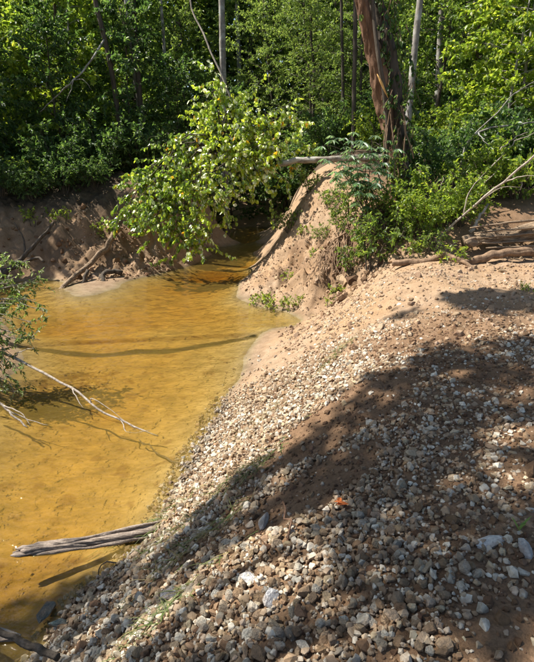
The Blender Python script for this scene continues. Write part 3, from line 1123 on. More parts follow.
# the leaning reddish tree with vines
TB = (2.72, 10.62, 1.0)
main_pts = [TB, at(396, 150, 10.6), at(386, 104, 10.55), at(376, 60, 10.5), at(366, 20, 10.45), at(357, -18, 10.4), at(346, -70, 10.3)]
big = trunk_tree('leaning_tree', 'thick reddish-brown leaning tree wrapped in vines above the dirt bank', main_pts, .245, .085, M['red_bark'], True, 40, 120, .2, .45, (.34, 3.2, .16))
big_base = np.array(big.location)
b = Buf()
p2 = path([at(402, 178, 10.55), at(399, 140, 10.5), at(394, 100, 10.55), at(388, 55, 10.6), at(379, 15, 10.65), at(372, -30, 10.7), at(366, -90, 10.7)], 24)
p2f = path(p2, 90)
tube(b, p2f - big_base, np.linspace(.19, .10, 90), 32, rough=.25, grain=(.4, 3, .16))
p3 = path([at(384, 170, 10.4), at(388, 130, 10.3), at(384, 90, 10.25), at(379, 60, 10.2), at(374, 20, 10.3), at(370, -30, 10.4)], 18)
tube(b, p3 - big_base, np.linspace(.05, .03, 18), 6, rough=.1)
obj('second_stem', b, M['dark_bark'], big)
b = Buf()
sc_p = path([at(377, 74, 10.22), at(382, 84, 10.2), at(388, 98, 10.2)], 7)
tube(b, sc_p - big_base, np.array([.004, .012, .018, .02, .016, .014, .004]), 6, rough=.3)
o = obj('torn_wood', b, bark_material('torn_orange_wood', (.42, .22, .07), (.68, .42, .16)), big)
o['label'] = 'torn orange strip of bare wood on the trunk'
vb, vs = Buf(), Buf()
g = np.random.default_rng(55)
for k in range(110):
    i = g.integers(0, 22)
    c = p2[i] + np.array((g.normal(.08, .16), g.normal(-.12, .16), g.normal(0, .12)))
    e = c + np.array((g.normal(0, .12), g.normal(-.05, .1), -g.uniform(.15, .6)))
    tw = wobble(c, e, 5, .1, 0, g)
    tube(vs, tw - big_base, np.linspace(.008, .004, 5), 4, cap=False)
    twig_leaves(vb, tw - big_base, 16, .085, DEEP, [.3, .3, .3, .1], g, .7, .6)
for k in range(9):
    a0 = at(g.uniform(385, 405), g.uniform(105, 140), 10.2)
    a1 = a0 + np.array((g.normal(.05, .1), -.15, -g.uniform(.7, 1.3)))
    tube(vs, wobble(a0, a1, 9, .05, 0, g) - big_base, .012, 5, cap=False)
obj('vine_stems', vs, M['root'], big, 'stuff')
obj('vine_leaves', vb, M['leaf'], big, 'stuff')
rb = Buf()
for k in range(70):
    rx_ = g.uniform(1.05, 2.2)
    ry_ = 10.6 - .35 * (rx_ - 1.05) + g.normal(0, .1)
    a0 = on_ground(rx_, ry_, .03)
    a1 = a0 + np.array((g.normal(-.12, .18), -g.uniform(.25, .7), -g.uniform(.4, 1.1)))
    a1[2] = max(a1[2], hz(a1[0], a1[1]) + .01)
    pp = wobble(a0, a1, 8, .09, .04, g)
    pp[:, 2] = np.maximum(pp[:, 2], height(pp[:, 0], pp[:, 1]) + .008)
    pp[:, 1] -= .03
    tube(rb, pp - big_base, np.linspace(g.uniform(.008, .024), .004, 8), 5, cap=False)
obj('roots', rb, M['root'], big, 'stuff')

trunk_tree('pale_trunk_tree', 'slim pale grey trunk standing just right of the leaning vine-wrapped tree', [at(405, 168, 14.2), at(407, 130, 14.2), at(411, 90, 14.2), at(415, 45, 14.2), at(420, 0, 14.2), at(424, -40, 14.2)], .10, .075, M['grey_bark'], sides=9)
trunk_tree('pale_trunk_tree', 'thin pale trunk farther back, second right of the leaning vine-wrapped tree', [at(436, 150, 18), at(438, 90, 18), at(440, 45, 18), at(442, 0, 18), at(443, -50, 18)], .10, .08, M['grey_bark'])
trunk_tree('dark_trunk_tree', 'dark slim trunk, left one of the close pair at the left of the wood', [at(146, 150, 19), at(139, 100, 19), at(134, 60, 19), at(129, 20, 19), at(124, -30, 19)], .12, .10, M['grey_bark'])
trunk_tree('dark_trunk_tree', 'slim grey trunk, right one of the close pair at the left of the wood', [at(142, 130, 18.6), at(138, 75, 18.6), at(135, 30, 18.6), at(132, -30, 18.6)], .085, .07, M['dark_bark'])
trunk_tree('dark_trunk_tree', 'straight dark trunk with pale top above the overhanging yellow-green tree', [at(224, 130, 21), at(223, 70, 21), at(222, 20, 21), at(221, -30, 21)], .12, .10, M['grey_bark'])
trunk_tree('dark_trunk_tree', 'thin dark trunk left of the leaning vine-wrapped tree', [at(354, 140, 17), at(354, 95, 17), at(355, 50, 17), at(356, -30, 17)], .07, .06, M['dark_bark'])
trunk_tree('dark_trunk_tree', 'thinnest dark trunk in the gap before the leaning vine-wrapped tree', [at(343, 130, 20), at(343, 90, 20), at(342, 40, 20), at(341, -30, 20)], .06, .05, M['dark_bark'])
for q, (pts_, Y_, r_, lab_) in enumerate([
    ([(64, 150), (60, 90), (57, 40), (52, -30)], 19.5, .06, 'thin dark trunk in the bushes at the left edge of the wood'),
    ([(170, 130), (166, 80), (163, 30), (158, -30)], 22, .07, 'thin dark trunk between the close pair and the overhanging tree'),
    ([(312, 130), (314, 80), (311, 30), (314, -30)], 23, .06, 'thin trunk in the fine-leaved trees above the fallen log'),
    ([(478, 130), (476, 80), (479, 30), (478, -30)], 16.5, .05, 'thin dark trunk among bright leaves at the right of the wood'),
    ([(326, 130), (323, 70), (318, 10), (314, -40)], 26, .08, 'grey leaning trunk far back above the fallen log')]):
    trunk_tree('slender_tree', lab_, [at(a_, b_, Y_) for a_, b_ in pts_], r_, r_ * .8, M['grey_bark' if q % 3 == 1 else 'dark_bark'], crown_scale=.25)
trunk_tree('dark_trunk_tree', 'dark slender trunk leaning left above the dark left-hand bushes', [at(122, 120, 17.5), at(113, 80, 17.5), at(106, 45, 17.5), at(95, 0, 17.5), at(88, -40, 17.5)], .08, .06, M['dark_bark'])


def dead_branch(name, label, cat, pts, r0, r1, mat, n=18, sides=7, rough=.12, forks=(), knots=0, amp=.012, grain=None):
    """A dead branch or log as one limb with its side twigs; its forks are parts."""
    p = path(pts, n)
    p[1:-1] += rng.normal(0, amp, (n - 2, 3))
    origin = p[0].copy()
    root = thing(name, label, cat, origin)
    b = Buf()
    if grain:
        pf = path(p, n * 4)
        tube(b, pf - origin, np.linspace(r0, r1, n * 4), 26, rough=rough, grain=grain)
    else:
        tube(b, p - origin, np.linspace(r0, r1, n), sides, rough=rough)
    obj('limb', b, mat, root)
    for f in forks:
        q = path([p[int(f[0] * (n - 1))]] + list(f[1:]), 10)
        q[1:-1] += rng.normal(0, amp * .7, (8, 3))
        bb = Buf()
        rr = (r0 + (r1 - r0) * f[0]) * .62
        tube(bb, q - origin, np.linspace(rr, max(.002, rr * .25), 10), 5, rough=.1)
        obj('fork', bb, mat, root)
    return root


dead_branch('dead_branch', 'pale thin leaning dead stem slanting down to the top of the overhanging tree', 'branch', [at(184, -40, 15.8), at(192, 8, 15.6), at(205, 38, 15.3), at(223, 78, 15.0), at(236, 112, 14.9)], .02, .028, M['dead_wood'])
dead_branch('broken_branch', 'broken pale forked branch hanging in the dark bushes at left', 'branch', [at(40, 112, 16.6), at(55, 97, 16.5), at(72, 82, 16.4), at(90, 62, 16.8), at(104, 40, 17.3)], .012, .03, M['grey_bark'], forks=[(.55, at(70, 92, 16.3), at(66, 102, 16.2)), (.55, at(84, 80, 16.3), at(92, 90, 16.2))])

# fallen logs
dead_branch('fallen_log', 'pale fallen log lying level across the top of the dirt bank', 'log', [at(278, 163, 13.2), at(295, 161, 13.1), at(322, 160, 13.0), at(350, 159, 12.9), at(384, 158, 12.8)], .078, .075, M['pale_log'], 16, 11, .12, grain=(.22, 2.2, .13))
dead_branch('fallen_log', 'dark fallen log half hidden behind bushes right of the vine-wrapped tree', 'log', [at(418, 160, 12.4), at(440, 164, 12.3), at(460, 163, 12.2), at(486, 156, 12.2)], .11, .09, M['brown_wood'], 14, 9, .12)
wl = dead_branch('weathered_log', 'thick weathered peeling log lying at the edge of the right bank', 'log', [at(464, 243, 8.7), at(484, 238, 8.72), at(510, 235, 8.75), at(540, 231, 8.8), at(590, 224, 8.9)], .10, .17, M['brown_wood'], 16, 11, .22, grain=(.5, 3.2, .12))
wo = np.array(wl.location)
for k in range(5):
    b = Buf()
    a0, a1 = at(470 + 4 * k, 228 + 5 * k, 8.6 - .02 * k), at(546 + 6 * k, 219 + 6.5 * k, 8.6)
    tube(b, wobble(a0, a1, 9, .012) - wo, np.linspace(.012, .024, 9), 5, rough=.3)
    obj('bark_strip', b, M['brown_wood'], wl)
dead_branch('curved_root', 'smooth tan curved root arching over the sand at right', 'root', [at(392, 263, 8.5), at(420, 262, 8.45), at(446, 256, 8.35), at(462, 262, 8.2), at(480, 259, 8.2), at(505, 253, 8.3), at(540, 254, 8.4), at(580, 262, 8.5)], .055, .075, M['root'], 26, 9, .1, grain=(.28, 2.0, .12),
            forks=[(.4, at(476, 268, 7.9), at(492, 276, 7.6), at(506, 290, 7.2))])
dead_branch('bare_branch', 'long straight pale bare branch slanting up to the right edge', 'branch', [at(437, 240, 8.9), at(452, 225, 8.8), at(476, 204, 8.6), at(505, 180, 8.4), at(534, 156, 8.2), at(575, 120, 8.0)], .022, .017, M['dead_wood'], 18, 6, .1,
            forks=[(.45, at(500, 188, 8.6), at(521, 187, 8.6)), (.3, at(470, 190, 8.7), at(486, 172, 8.8)), (.62, at(523, 176, 8.2), at(540, 176, 8.1))], amp=.006)
dead_branch('bare_branch', 'grey bare branch bent upright from the undergrowth right of the tree', 'branch', [at(459, 188, 11), at(462, 165, 11), at(466, 146, 10.9), at(479, 132, 10.8), at(504, 126, 10.7), at(540, 122, 10.6)], .035, .012, M['grey_bark'], 18, 6, .12,
            forks=[(.5, at(498, 112, 10.7), at(515, 92, 10.6), at(540, 78, 10.5)), (.6, at(488, 145, 10.6), at(508, 158, 10.5))])
dead_branch('bare_branch', 'leaning grey broken stub between the bushes and the weathered log', 'branch', [at(470, 232, 8.9), at(478, 220, 8.9), at(488, 204, 8.95)], .035, .02, M['grey_bark'], 10, 7, .15)
tangle = [[(500, 150), (512, 140), (528, 132)], [(490, 168), (508, 150), (520, 138), (545, 128)], [(478, 190), (496, 172), (505, 158)], [(520, 190), (528, 168), (531, 148)], [(450, 215), (462, 196), (474, 176)], [(430, 205), (440, 190), (443, 176)]]
for q in tangle:
    dead_branch('dry_twig', 'thin dry twig in the brushy tangle at the right of the wood', 'twig', [at(a_, b_, 9.6 + .1 * i) for i, (a_, b_) in enumerate(q)], .012, .005, M['dead_wood'], 10, 5, .1)['group'] = 'dry twigs in the right-hand brush'
dead_branch('driftwood', 'bare brown pole leaning from the sand bar onto the left mound', 'log', [at(56, 293, 11.75), at(72, 279, 12.3), at(90, 264, 12.9), at(106, 247, 13.5), at(120, 228, 13.9)], .06, .075, M['brown_wood'], 16, 8, .12, amp=.02, grain=(.35, 2.5, .15))
dead_branch('driftwood', 'short dark upright stump at the toe of the left mound', 'stump', [at(79, 291, 12.1), at(83, 283, 12.3), at(88, 270, 12.5)], .045, .05, M['dark_bark'], 9, 7, .2)
dead_branch('driftwood', 'dark crooked stump on the sand bar beside the left mound', 'stump', [at(98, 291, 12.3), at(103, 283, 12.4), at(102, 275, 12.6), at(112, 271, 12.8), at(122, 273, 12.9)], .06, .07, M['dark_bark'], 12, 8, .25)
dead_branch('dead_branch', 'dark dead branch leaning against the shaded left bank', 'branch', [at(2, 277, 12.5), at(22, 258, 12.9), at(38, 242, 13.2), at(54, 222, 13.5)], .07, .03, M['dark_bark'], 14, 7, .15, forks=[(.4, at(24, 240, 13.2), at(14, 222, 13.4))])
dead_branch('dead_branch', 'low dark dead branch lying at the foot of the shaded left bank', 'branch', [at(-8, 272, 12.7), at(14, 268, 12.7), at(34, 258, 12.8), at(44, 262, 12.7)], .05, .03, M['dark_bark'], 12, 7, .15)

# wood in the water
br = dead_branch('dead_branch', 'long pale dead branch slanting from the left bush into the creek', 'branch',
                 [at(-40, 335, 6.6), at(0, 351, 6.15), at(40, 371, 5.85), at(75, 391, 5.6), at(100, 409, 5.4), at(128, 424, 5.22), at(158, 436, 5.04)], .02, .009, M['dead_wood'], 24, 7, .1,
                 forks=[(.62, at(92, 398, 5.45), at(112, 411, 5.3), at(136, 430, 5.1)), (.8, at(128, 432, 5.1), at(150, 430, 5.1)), (.5, at(78, 400, 5.45), at(84, 408, 5.35)), (.25, at(20, 352, 6.0), at(34, 348, 5.9))], amp=.008)
dead_branch('sunken_stick', 'dark sunken stick running from the pale branch to the gravel', 'stick', [(-1.45, 5.1, -1.36), (-1.2, 4.85, -1.36), (-.95, 4.55, -1.30), (-.70, 4.32, -1.20)], .008, .012, M['dark_bark'], 12, 6, .1)
dead_branch('dead_branch', 'short pale forked branch dipping into the creek below the left bush', 'branch', [at(-30, 385, 5.5), at(0, 403, 5.4), at(14, 416, 5.3), at(28, 428, 5.2)], .02, .01, M['dead_wood'], 12, 6, .12,
            forks=[(.45, at(22, 414, 5.25), at(30, 426, 5.15)), (.6, at(30, 420, 5.3), at(48, 425, 5.2))], amp=.006)
# floating log: split, flattened and furrowed
lp = path([(-1.98, 3.22, WATER - .012), (-1.75, 3.26, WATER + .0), (-1.4, 3.32, WATER + .012), (-1.0, 3.40, WATER + .04), (-.8, 3.44, WATER + .06)], 26)
lg = thing('floating_log', 'split grey-brown log floating at the foot of the gravel', 'log', lp[0])
b = Buf()
lpf = path(lp, 90)
tube(b, lpf - lp[0], np.interp(np.linspace(0, 1, 90), np.linspace(0, 1, 26), np.array([.016, .026, .030] + list(np.linspace(.032, .042, 23)))), 30, rough=.3, grain=(.5, 3.0, .13))
obj('limb', b, M['wet_wood'], lg)
for k, (dy, dz, i0, i1, r) in enumerate([(-.036, .016, 0, 20, .017), (-.018, .034, 2, 25, .016), (.004, .040, 1, 17, .018), (.024, .032, 3, 24, .017), (.04, .014, 0, 22, .016), (-.048, -.004, 4, 23, .015), (.012, .047, 8, 25, .012)]):
    b = Buf()
    q = lp[i0:i1] + np.array((0, dy, dz)) + np.cumsum(rng.normal(0, .0022, (i1 - i0, 3)), 0)
    rr = r * (1 + .35 * np.sin(np.linspace(0, 9 + k, len(q)) + k))
    rr[0] *= .35
    rr[-1] *= .4
    tube(b, q - lp[0], rr, 6, rough=.35)
    obj('splinter', b, M['wet_wood'], lg)
dead_branch('stick', 'dark brown stick poking in over the slabs at the near water edge', 'stick', [at(-60, 604, 2.45), at(0, 631, 2.2), at(28, 645, 2.12), at(58, 657, 2.02)], .016, .02, M['dark_bark'], 14, 8, .12, amp=.004, grain=(.4, 2.5, .2))
dead_branch('twig', 'small bent dark twig sticking out of the rocks into shaded water', 'twig', [(-1.12, 3.02, -1.19), (-1.17, 3.04, -1.18), (-1.23, 3.02, -1.19), (-1.24, 2.99, -1.24)], .006, .004, M['dark_bark'], 8, 5, .1)
dead_branch('twig', 'straight brown twig standing among the stones of the near heap', 'twig', [(.12, 2.2, -.30), (.11, 2.32, -.22), (.09, 2.43, -.18)], .007, .006, M['red_bark'], 7, 5, .1)

# ------------------------------------------------------------------ the overhanging yellow-green tree
g = np.random.default_rng(101)
OV = [(.26, .33, .035), (.34, .39, .045), (.17, .25, .035), (.10, .155, .035), (.55, .28, .02), (.56, .59, .50)]  # last tint: silvery leaf undersides, and sun glints put into the colour
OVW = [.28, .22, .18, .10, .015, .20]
ob = np.array((-3.1, 15.3, hz(-3.1, 15.3)))
ot = thing('overhanging_tree', 'leaning yellow-green leafy tree draped over the left bank and channel', 'tree', ob)
tb, lb = Buf(), Buf()
hub = [at(176, 196, 14.9), at(196, 170, 14.4), at(214, 150, 14.0)]
tr = path([ob - (0, 0, .15)] + hub + [at(228, 130, 13.8)], 16)
tube(tb, tr - ob, np.linspace(.11, .05, 16), 9, rough=.12)
targets = [(112, 236, 13.3, 3), (170, 262, 12.7, 2), (222, 74, 14.0, 2), (214, 80, 13.8, 2), (230, 84, 13.9, 3), (206, 96, 13.8, 3), (213, 92, 13.8, 4), (242, 92, 13.9, 3), (292, 104, 13.7, 2), (304, 128, 13.5, 3), (236, 100, 13.8, 5), (250, 98, 14.0, 5), (268, 118, 13.6, 6), (290, 112, 13.8, 5), (298, 138, 13.5, 5), (302, 168, 13.3, 4), (283, 150, 13.2, 6), (262, 150, 13.0, 6), (268, 178, 13.0, 5),
           (245, 130, 13.2, 6), (240, 165, 12.9, 6), (225, 120, 13.5, 5), (205, 112, 13.9, 5), (198, 130, 13.8, 5), (212, 150, 13.0, 6), (190, 150, 13.6, 6), (178, 140, 14.2, 4), (168, 160, 14.0, 5), (150, 178, 14.0, 5), (138, 190, 13.9, 5), (122, 205, 13.9, 4),
           (118, 228, 13.6, 3), (140, 222, 13.4, 5), (150, 240, 13.1, 5), (165, 215, 13.1, 6), (172, 245, 12.9, 5), (186, 256, 12.8, 4), (195, 232, 12.8, 6), (212, 240, 12.7, 4), (215, 205, 12.8, 6), (186, 190, 13.1, 6), (200, 175, 13.0, 6), (236, 195, 12.8, 5), (252, 205, 12.9, 3),
           (228, 220, 12.8, 3), (160, 195, 13.4, 5), (282, 128, 13.4, 5), (275, 200, 13.0, 2), (258, 172, 12.8, 5), (290, 182, 13.2, 3), (154, 205, 13.3, 4), (232, 148, 13.0, 5), (130, 205, 13.3, 5), (128, 222, 13.2, 4), (160, 228, 12.9, 6), (178, 222, 12.8, 6), (190, 210, 12.8, 6), (144, 208, 13.3, 5), (176, 176, 13.4, 5), (205, 198, 12.8, 6), (202, 248, 12.7, 4), (250, 122, 13.3, 5), (272, 140, 13.2, 5), (256, 190, 12.9, 4), (300, 152, 13.3, 4), (158, 168, 13.9, 5), (116, 214, 13.5, 4), (124, 196, 13.7, 4), (134, 232, 13.1, 4), (148, 226, 13.0, 5), (166, 236, 12.8, 5), (184, 240, 12.7, 5), (192, 262, 12.7, 3), (140, 180, 13.9, 4)]
for (px, py, Y, nt) in targets:
    tip = at(px, py, Y)
    s = tr[g.integers(6, 16)]
    limb = wobble(s, tip, 10, .05, .16 if py > 150 else .06, g)
    tube(tb, limb - ob, np.linspace(.022, .005, 10), 5, cap=False)
    for q in range(nt + 5):
        u = g.uniform(.55, 1) * 9
        i = min(int(u), 8)
        a0 = limb[i] * (1 - (u - i)) + limb[i + 1] * (u - i)
        a1 = a0 + np.array((g.normal(0, .36), g.normal(-.05, .30), g.normal(-.14, .32)))
        tw = wobble(a0, a1, 5, .06, .05, g)
        tube(tb, tw - ob, np.linspace(.006, .002, 5), 4, cap=False)
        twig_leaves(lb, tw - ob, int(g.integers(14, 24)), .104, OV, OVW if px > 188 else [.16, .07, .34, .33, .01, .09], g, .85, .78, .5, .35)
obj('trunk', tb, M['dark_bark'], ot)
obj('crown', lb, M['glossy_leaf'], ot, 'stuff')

# bush reaching in from the left bank
lbush = thing('creekside_bush', 'dark green small-leaved bush hanging over the creek at the left edge', 'bush', (-4.7, 6.4, hz(-4.7, 6.4)))
tb, lb = Buf(), Buf()
o0 = np.array(lbush.location)
for (px, py, Y) in [(40, 276, 6.9), (30, 262, 7.0), (36, 300, 6.6), (46, 312, 6.5), (30, 322, 6.3), (40, 340, 6.2), (22, 340, 6.1), (12, 355, 6.0), (22, 372, 5.9), (14, 392, 5.8), (8, 378, 5.9), (6, 300, 6.6), (10, 320, 6.3), (0, 340, 6.2), (4, 365, 6.0), (20, 300, 6.8), (-10, 300, 6.3), (-16, 340, 6.1), (-20, 380, 5.9), (-25, 270, 6.6), (2, 280, 6.9), (-30, 320, 6.2), (16, 285, 6.9)]:
    tip = at(px, py, Y)
    limb = wobble(o0 + g.normal(0, .1, 3), tip, 9, .06, .12, g)
    tube(tb, limb - o0, np.linspace(.016, .004, 9), 5, cap=False)
    for q in range(19):
        u = g.uniform(.45, 1) * 8
        i = min(int(u), 7)
        a0 = limb[i] * (1 - (u - i)) + limb[i + 1] * (u - i)
        a1 = a0 + g.normal(0, .13, 3) + (.03, -.02, -.02)
        tw = wobble(a0, a1, 4, .08, 0, g)
        tube(tb, tw - o0, np.linspace(.004, .0015, 4), 3, cap=False)
        twig_leaves(lb, tw - o0, 17, .05, [(.10, .15, .045), (.14, .19, .06), (.07, .11, .035), (.26, .30, .19)], [.35, .3, .2, .15], g, .2, .45)
obj('stems', tb, M['dead_wood'], lbush)
obj('foliage', lb, M['leaf'], lbush, 'stuff')

# ------------------------------------------------------------------ the plant with star-shaped leaves, and bushes on the right bank
def star_plant(label, base, tips, leaf, seed):
    g = np.random.default_rng(seed)
    base = np.asarray(base, float)
    root = thing('star_leaf_plant', label, 'plant', base)
    sb, lb = Buf(), Buf()
    for tip in tips:
        st = wobble(base + g.normal(0, .06, 3) * (1, 1, 0), tip, 10, .04, .05, g)
        tube(sb, st - base, np.linspace(.014, .005, 10), 5, cap=False)
        for q in range(15):
            u = g.uniform(.45, 1) * 9
            i = min(int(u), 8)
            a0 = st[i] * (1 - (u - i)) + st[i + 1] * (u - i)
            a1 = a0 + np.array((g.normal(0, .17), g.normal(-.06, .15), g.normal(.06, .10)))
            tube(sb, wobble(a0, a1, 4, .05, .05, g) - base, .003, 3, cap=False)
            nl = 7
            ang = np.linspace(-2.3, 2.3, nl) + g.uniform(-.1, .1, nl)
            axd = unit(np.array((a1 - a0)[:2].tolist() + [0.0]) + 1e-3)
            side = np.array((-axd[1], axd[0], 0))
            d = np.cos(ang)[:, None] * axd + np.sin(ang)[:, None] * side + np.array((0, 0, -.35))
            L = leaf * (1 - .28 * np.abs(ang) / 2.3) * g.uniform(.8, 1.15)
            leaves(lb, np.tile(a1 - base, (nl, 1)), d, np.tile(np.array((0, 0, 1.0)) + g.normal(0, .25, 3), (nl, 1)), L, L * .27, pick_tints(nl, [(.10, .17, .09), (.075, .14, .075), (.15, .21, .12)], [.4, .3, .3], .15, g))
    obj('stems', sb, M['dark_bark'], root)
    obj('foliage', lb, M['leaf'], root, 'stuff')


star_plant('blue-green plant with star-shaped leaves in front of the vine-wrapped tree', on_ground(2.0, 10.25, -.03), [at(352, 150, 10.0), at(340, 140, 10.2), at(366, 160, 9.8), at(372, 140, 10.0), at(358, 178, 9.6), at(344, 172, 9.9), at(380, 175, 9.7), at(330, 160, 10.1), at(365, 195, 9.5)], .17, 5)

for n, (px, py, Y, key, sc, lab) in enumerate([
    (372, 262, 9.35, 'low_bush', 1.25, 'leafy green shrub at the lip of the root-hung bank'),
    (352, 250, 9.75, 'low_bush', .75, 'small green shrub below the star-leaved plant'),
    (392, 248, 9.4, 'low_bush', 1.15, 'dense green shrub below the trunk of the vine-wrapped tree'),
    (414, 244, 9.3, 'light_bush', .62, 'bright green bush right of the vine-wrapped tree foot'),
    (438, 236, 9.35, 'light_bush', .75, 'tallest bright green bush between tree foot and bare branch'),
    (458, 232, 9.3, 'light_bush', .55, 'bright green bush behind the pale bare branch'),
    (430, 262, 8.75, 'low_bush', .7, 'small green shrub sprouting beside the curved root'),
    (410, 264, 8.8, 'sprout', 1.3, 'green sprout hanging over the left part of the curved root'),
    (452, 268, 8.2, 'sprout', 1.2, 'green sprout in the crook of the curved root'),
    (482, 215, 10.2, 'light_bush', .75, 'green bush behind the weathered log'),
    (512, 212, 10.2, 'light_bush', .85, 'green bush above the thick end of the weathered log'),
    (404, 205, 10.3, 'low_bush', 1.2, 'leafy shrub hugging the base of the vine-wrapped tree'),
    (385, 225, 9.9, 'low_bush', 1.1, 'leafy shrub under the star-leaved plant beside the trunk'),
    (424, 198, 10.9, 'bush', .62, 'dark bush just right of the vine-wrapped trunk'),
    (500, 190, 11.5, 'bush', .8, 'dark bush under the bent grey branch'),
    (450, 190, 11.6, 'bush', .7, 'dark bush behind the bent grey branch'),
    (530, 185, 11.0, 'bush', .9, 'dark bush at the right edge behind the brush'),
    (290, 186, 13.0, 'low_bush', .8, 'green shrub at the crest of the dirt bank under the log'),
    (310, 180, 13.4, 'low_bush', .8, 'green shrub on top of the dirt bank below the fallen log'),
    (258, 300, 10.35, 'sprout', .95, 'low leafy clump at the creek tip of the dirt bank'),
    (272, 302, 10.1, 'sprout', 1.1, 'low leafy clump in the middle of the dirt bank foot'),
    (288, 304, 9.95, 'sprout', .9, 'low leafy clump at the gully end of the dirt bank foot'),
    (298, 300, 10.0, 'sprout', .7, 'smallest leafy clump at the dirt bank foot'),
    (288, 272, 10.9, 'sprout', .75, 'lone green sprout on the bare face of the dirt bank'),
    (330, 296, 9.3, 'sprout', .6, 'green sprout below the hanging roots'),
    (338, 276, 9.5, 'sprout', .9, 'green sprout among the hanging roots'),
    (318, 240, 10.9, 'sprout', .9, 'sparse green sprout high on the dirt bank'),
    (526, 290, 6.2, 'sprout', .45, 'small green weed on the sand at the right edge'),
    (322, 218, 11.5, 'low_bush', .5, 'small shrub on the shoulder of the dirt bank'),
    (340, 228, 10.7, 'low_bush', .7, 'shrub spilling over the top of the hanging roots'),
    (306, 206, 12.3, 'sprout', 1.0, 'sprout on the upper face of the dirt bank'),
    (330, 200, 12.0, 'low_bush', .6, 'shrub left of the star-leaved plant on the crest'),
    (350, 215, 10.8, 'low_bush', .9, 'shrub at the foot of the star-leaved plant'),
    (264, 292, 10.6, 'sprout', .8, 'small clump just above the creek tip of the dirt bank'),
    (60, 214, 13.9, 'sprout', 1.4, 'pale weed on the crest of the shaded left bank'),
    (30, 205, 14.1, 'sprout', 1.6, 'leafy weed on the left bank crest near the edge'),
    (100, 215, 14.1, 'sprout', 1.5, 'thin weed growing at the shoulder of the left mound'),
    (132, 205, 14.4, 'low_bush', .9, 'shrub under the left arm of the overhanging tree'),
]):
    p = at(px, py, Y)
    put(key, p[0], p[1], n * 1.7, sc, lab, None)

# ------------------------------------------------------------------ grass, fallen leaves
def grass_tuft(label, x, y, n, length, spread, comb, palette, weights, seed, group=None):
    g = np.random.default_rng(seed)
    base = on_ground(x, y, 0)
    b = Buf()
    c = np.asarray(comb, float)
    for k in range(n):
        s = g.normal(0, 1, 2) * spread
        # tufts lie along the comb direction
        ax = unit(c[:2])
        pos = np.array((x, y)) + ax * s[0] * 1.8 + np.array((-ax[1], ax[0])) * s[1] * .6
        p0 = np.array((pos[0], pos[1], hz(pos[0], pos[1]) + .005))
        d = unit(np.array((c[0], c[1], 0)) * g.uniform(.4, 1.2) + np.array((g.normal(0, .42), g.normal(0, .42), g.uniform(.1, .75))))
        L = length * g.uniform(.5, 1.2)
        t = np.linspace(0, 1, 5)[:, None]
        q = p0 + d * L * t + np.array((0, 0, -1)) * L * .55 * t ** 2
        gnd = height(q[:, 0], q[:, 1]) + .006 + .03 * g.uniform()
        q[:, 2] = np.maximum(q[:, 2], gnd)
        side = unit(np.cross(d, (0, 0, 1.0))) * np.linspace(.0036, .0008, 5)[:, None]
        V = np.stack([q - side, q + side], 1).reshape(-1, 3) - base
        Q = [(2 * i, 2 * i + 1, 2 * i + 3, 2 * i + 2) for i in range(4)]
        b.add(V, None, Q, pick_tints(1, palette, weights, .2, g)[0])
    o = obj('grass_tuft', b, M['grass'])
    o.location = base
    o['kind'] = 'stuff'
    return tag(o, label, 'grass', group)


STRAW = [(.20, .165, .07), (.13, .15, .05), (.09, .125, .035), (.25, .205, .11)]
for n, (x, y, cnt, L, sp, comb, w, lab) in enumerate([
    (-.93, 3.48, 150, .20, .10, (-.9, -.3), [.2, .3, .4, .1], 'grass clump drooping over the end of the floating log'),
    (-.15, 3.42, 110, .18, .13, (-.8, -.5), [.15, .3, .5, .05], 'long green grass streak in the shade along the shadow edge'),
    (-.42, 2.72, 100, .20, .13, (-.75, -.55), [.35, .3, .1, .25], 'dry straw streak in the dirt above the stone heap'),
    (-.50, 2.10, 85, .17, .1, (-.7, -.6), [.2, .4, .35, .05], 'yellow-green grass streak in the sunlit lower stones'),
    (.05, 4.75, 70, .14, .13, (-.75, -.6), [.5, .25, .05, .2], 'sparse straw streak in the middle of the sunlit gravel'),
    (.86, 5.45, 70, .12, .08, (-.6, -.6), [.1, .4, .5, 0], 'small green grass patch high on the sunlit gravel'),
    (.62, 5.05, 50, .10, .06, (-.6, -.6), [.1, .4, .5, 0], 'small green grass patch below the brown tussock on the gravel'),
    (-.72, 3.1, 90, .17, .09, (-.8, -.5), [.4, .3, .1, .2], 'straw-coloured grass at the shaded waterside rocks'),
]):
    grass_tuft(lab, x, y, cnt, L, sp, comb, STRAW, w, 300 + n)

b = Buf()
leaves(b, np.array([(0, 0, .004), (.015, .012, .006), (-.01, .02, .008)]), np.array([(1, .1, .1), (.4, 1, .2), (.9, -.5, .3)]), np.array([(0, 0, 1.0), (.2, 0, 1), (0, .3, 1)]), np.array([.075, .05, .05]), np.array([.035, .03, .025]), (.46, .13, .035))
fl = obj('fallen_leaf', b, M['litter'])
fl.location = on_ground(.39, 2.42, .03)
tag(fl, 'curled orange-red fallen leaf on the dirt above the stones', 'leaf')
b = Buf()
sl = np.array([(0, 0, 0), (0, 0, .01), (0, 0, .02), (0, 0, .03)])
leaves(b, sl, np.array([(.4, .1, 1), (-.35, .2, 1), (.1, -.4, .9), (.7, .3, .5)]), np.array([(-.8, 0, .4), (.8, 0, .4), (0, 1, .3), (-.4, 0, .9)]), np.array([.10, .08, .07, .06]), np.array([.014, .014, .013, .012]), (.16, .24, .07))
sp_ = obj('seedling', b, M['grass'])
sp_.location = on_ground(1.18, 1.97, .0)
tag(sp_, 'tiny green seedling growing from the gravel at the right', 'plant')

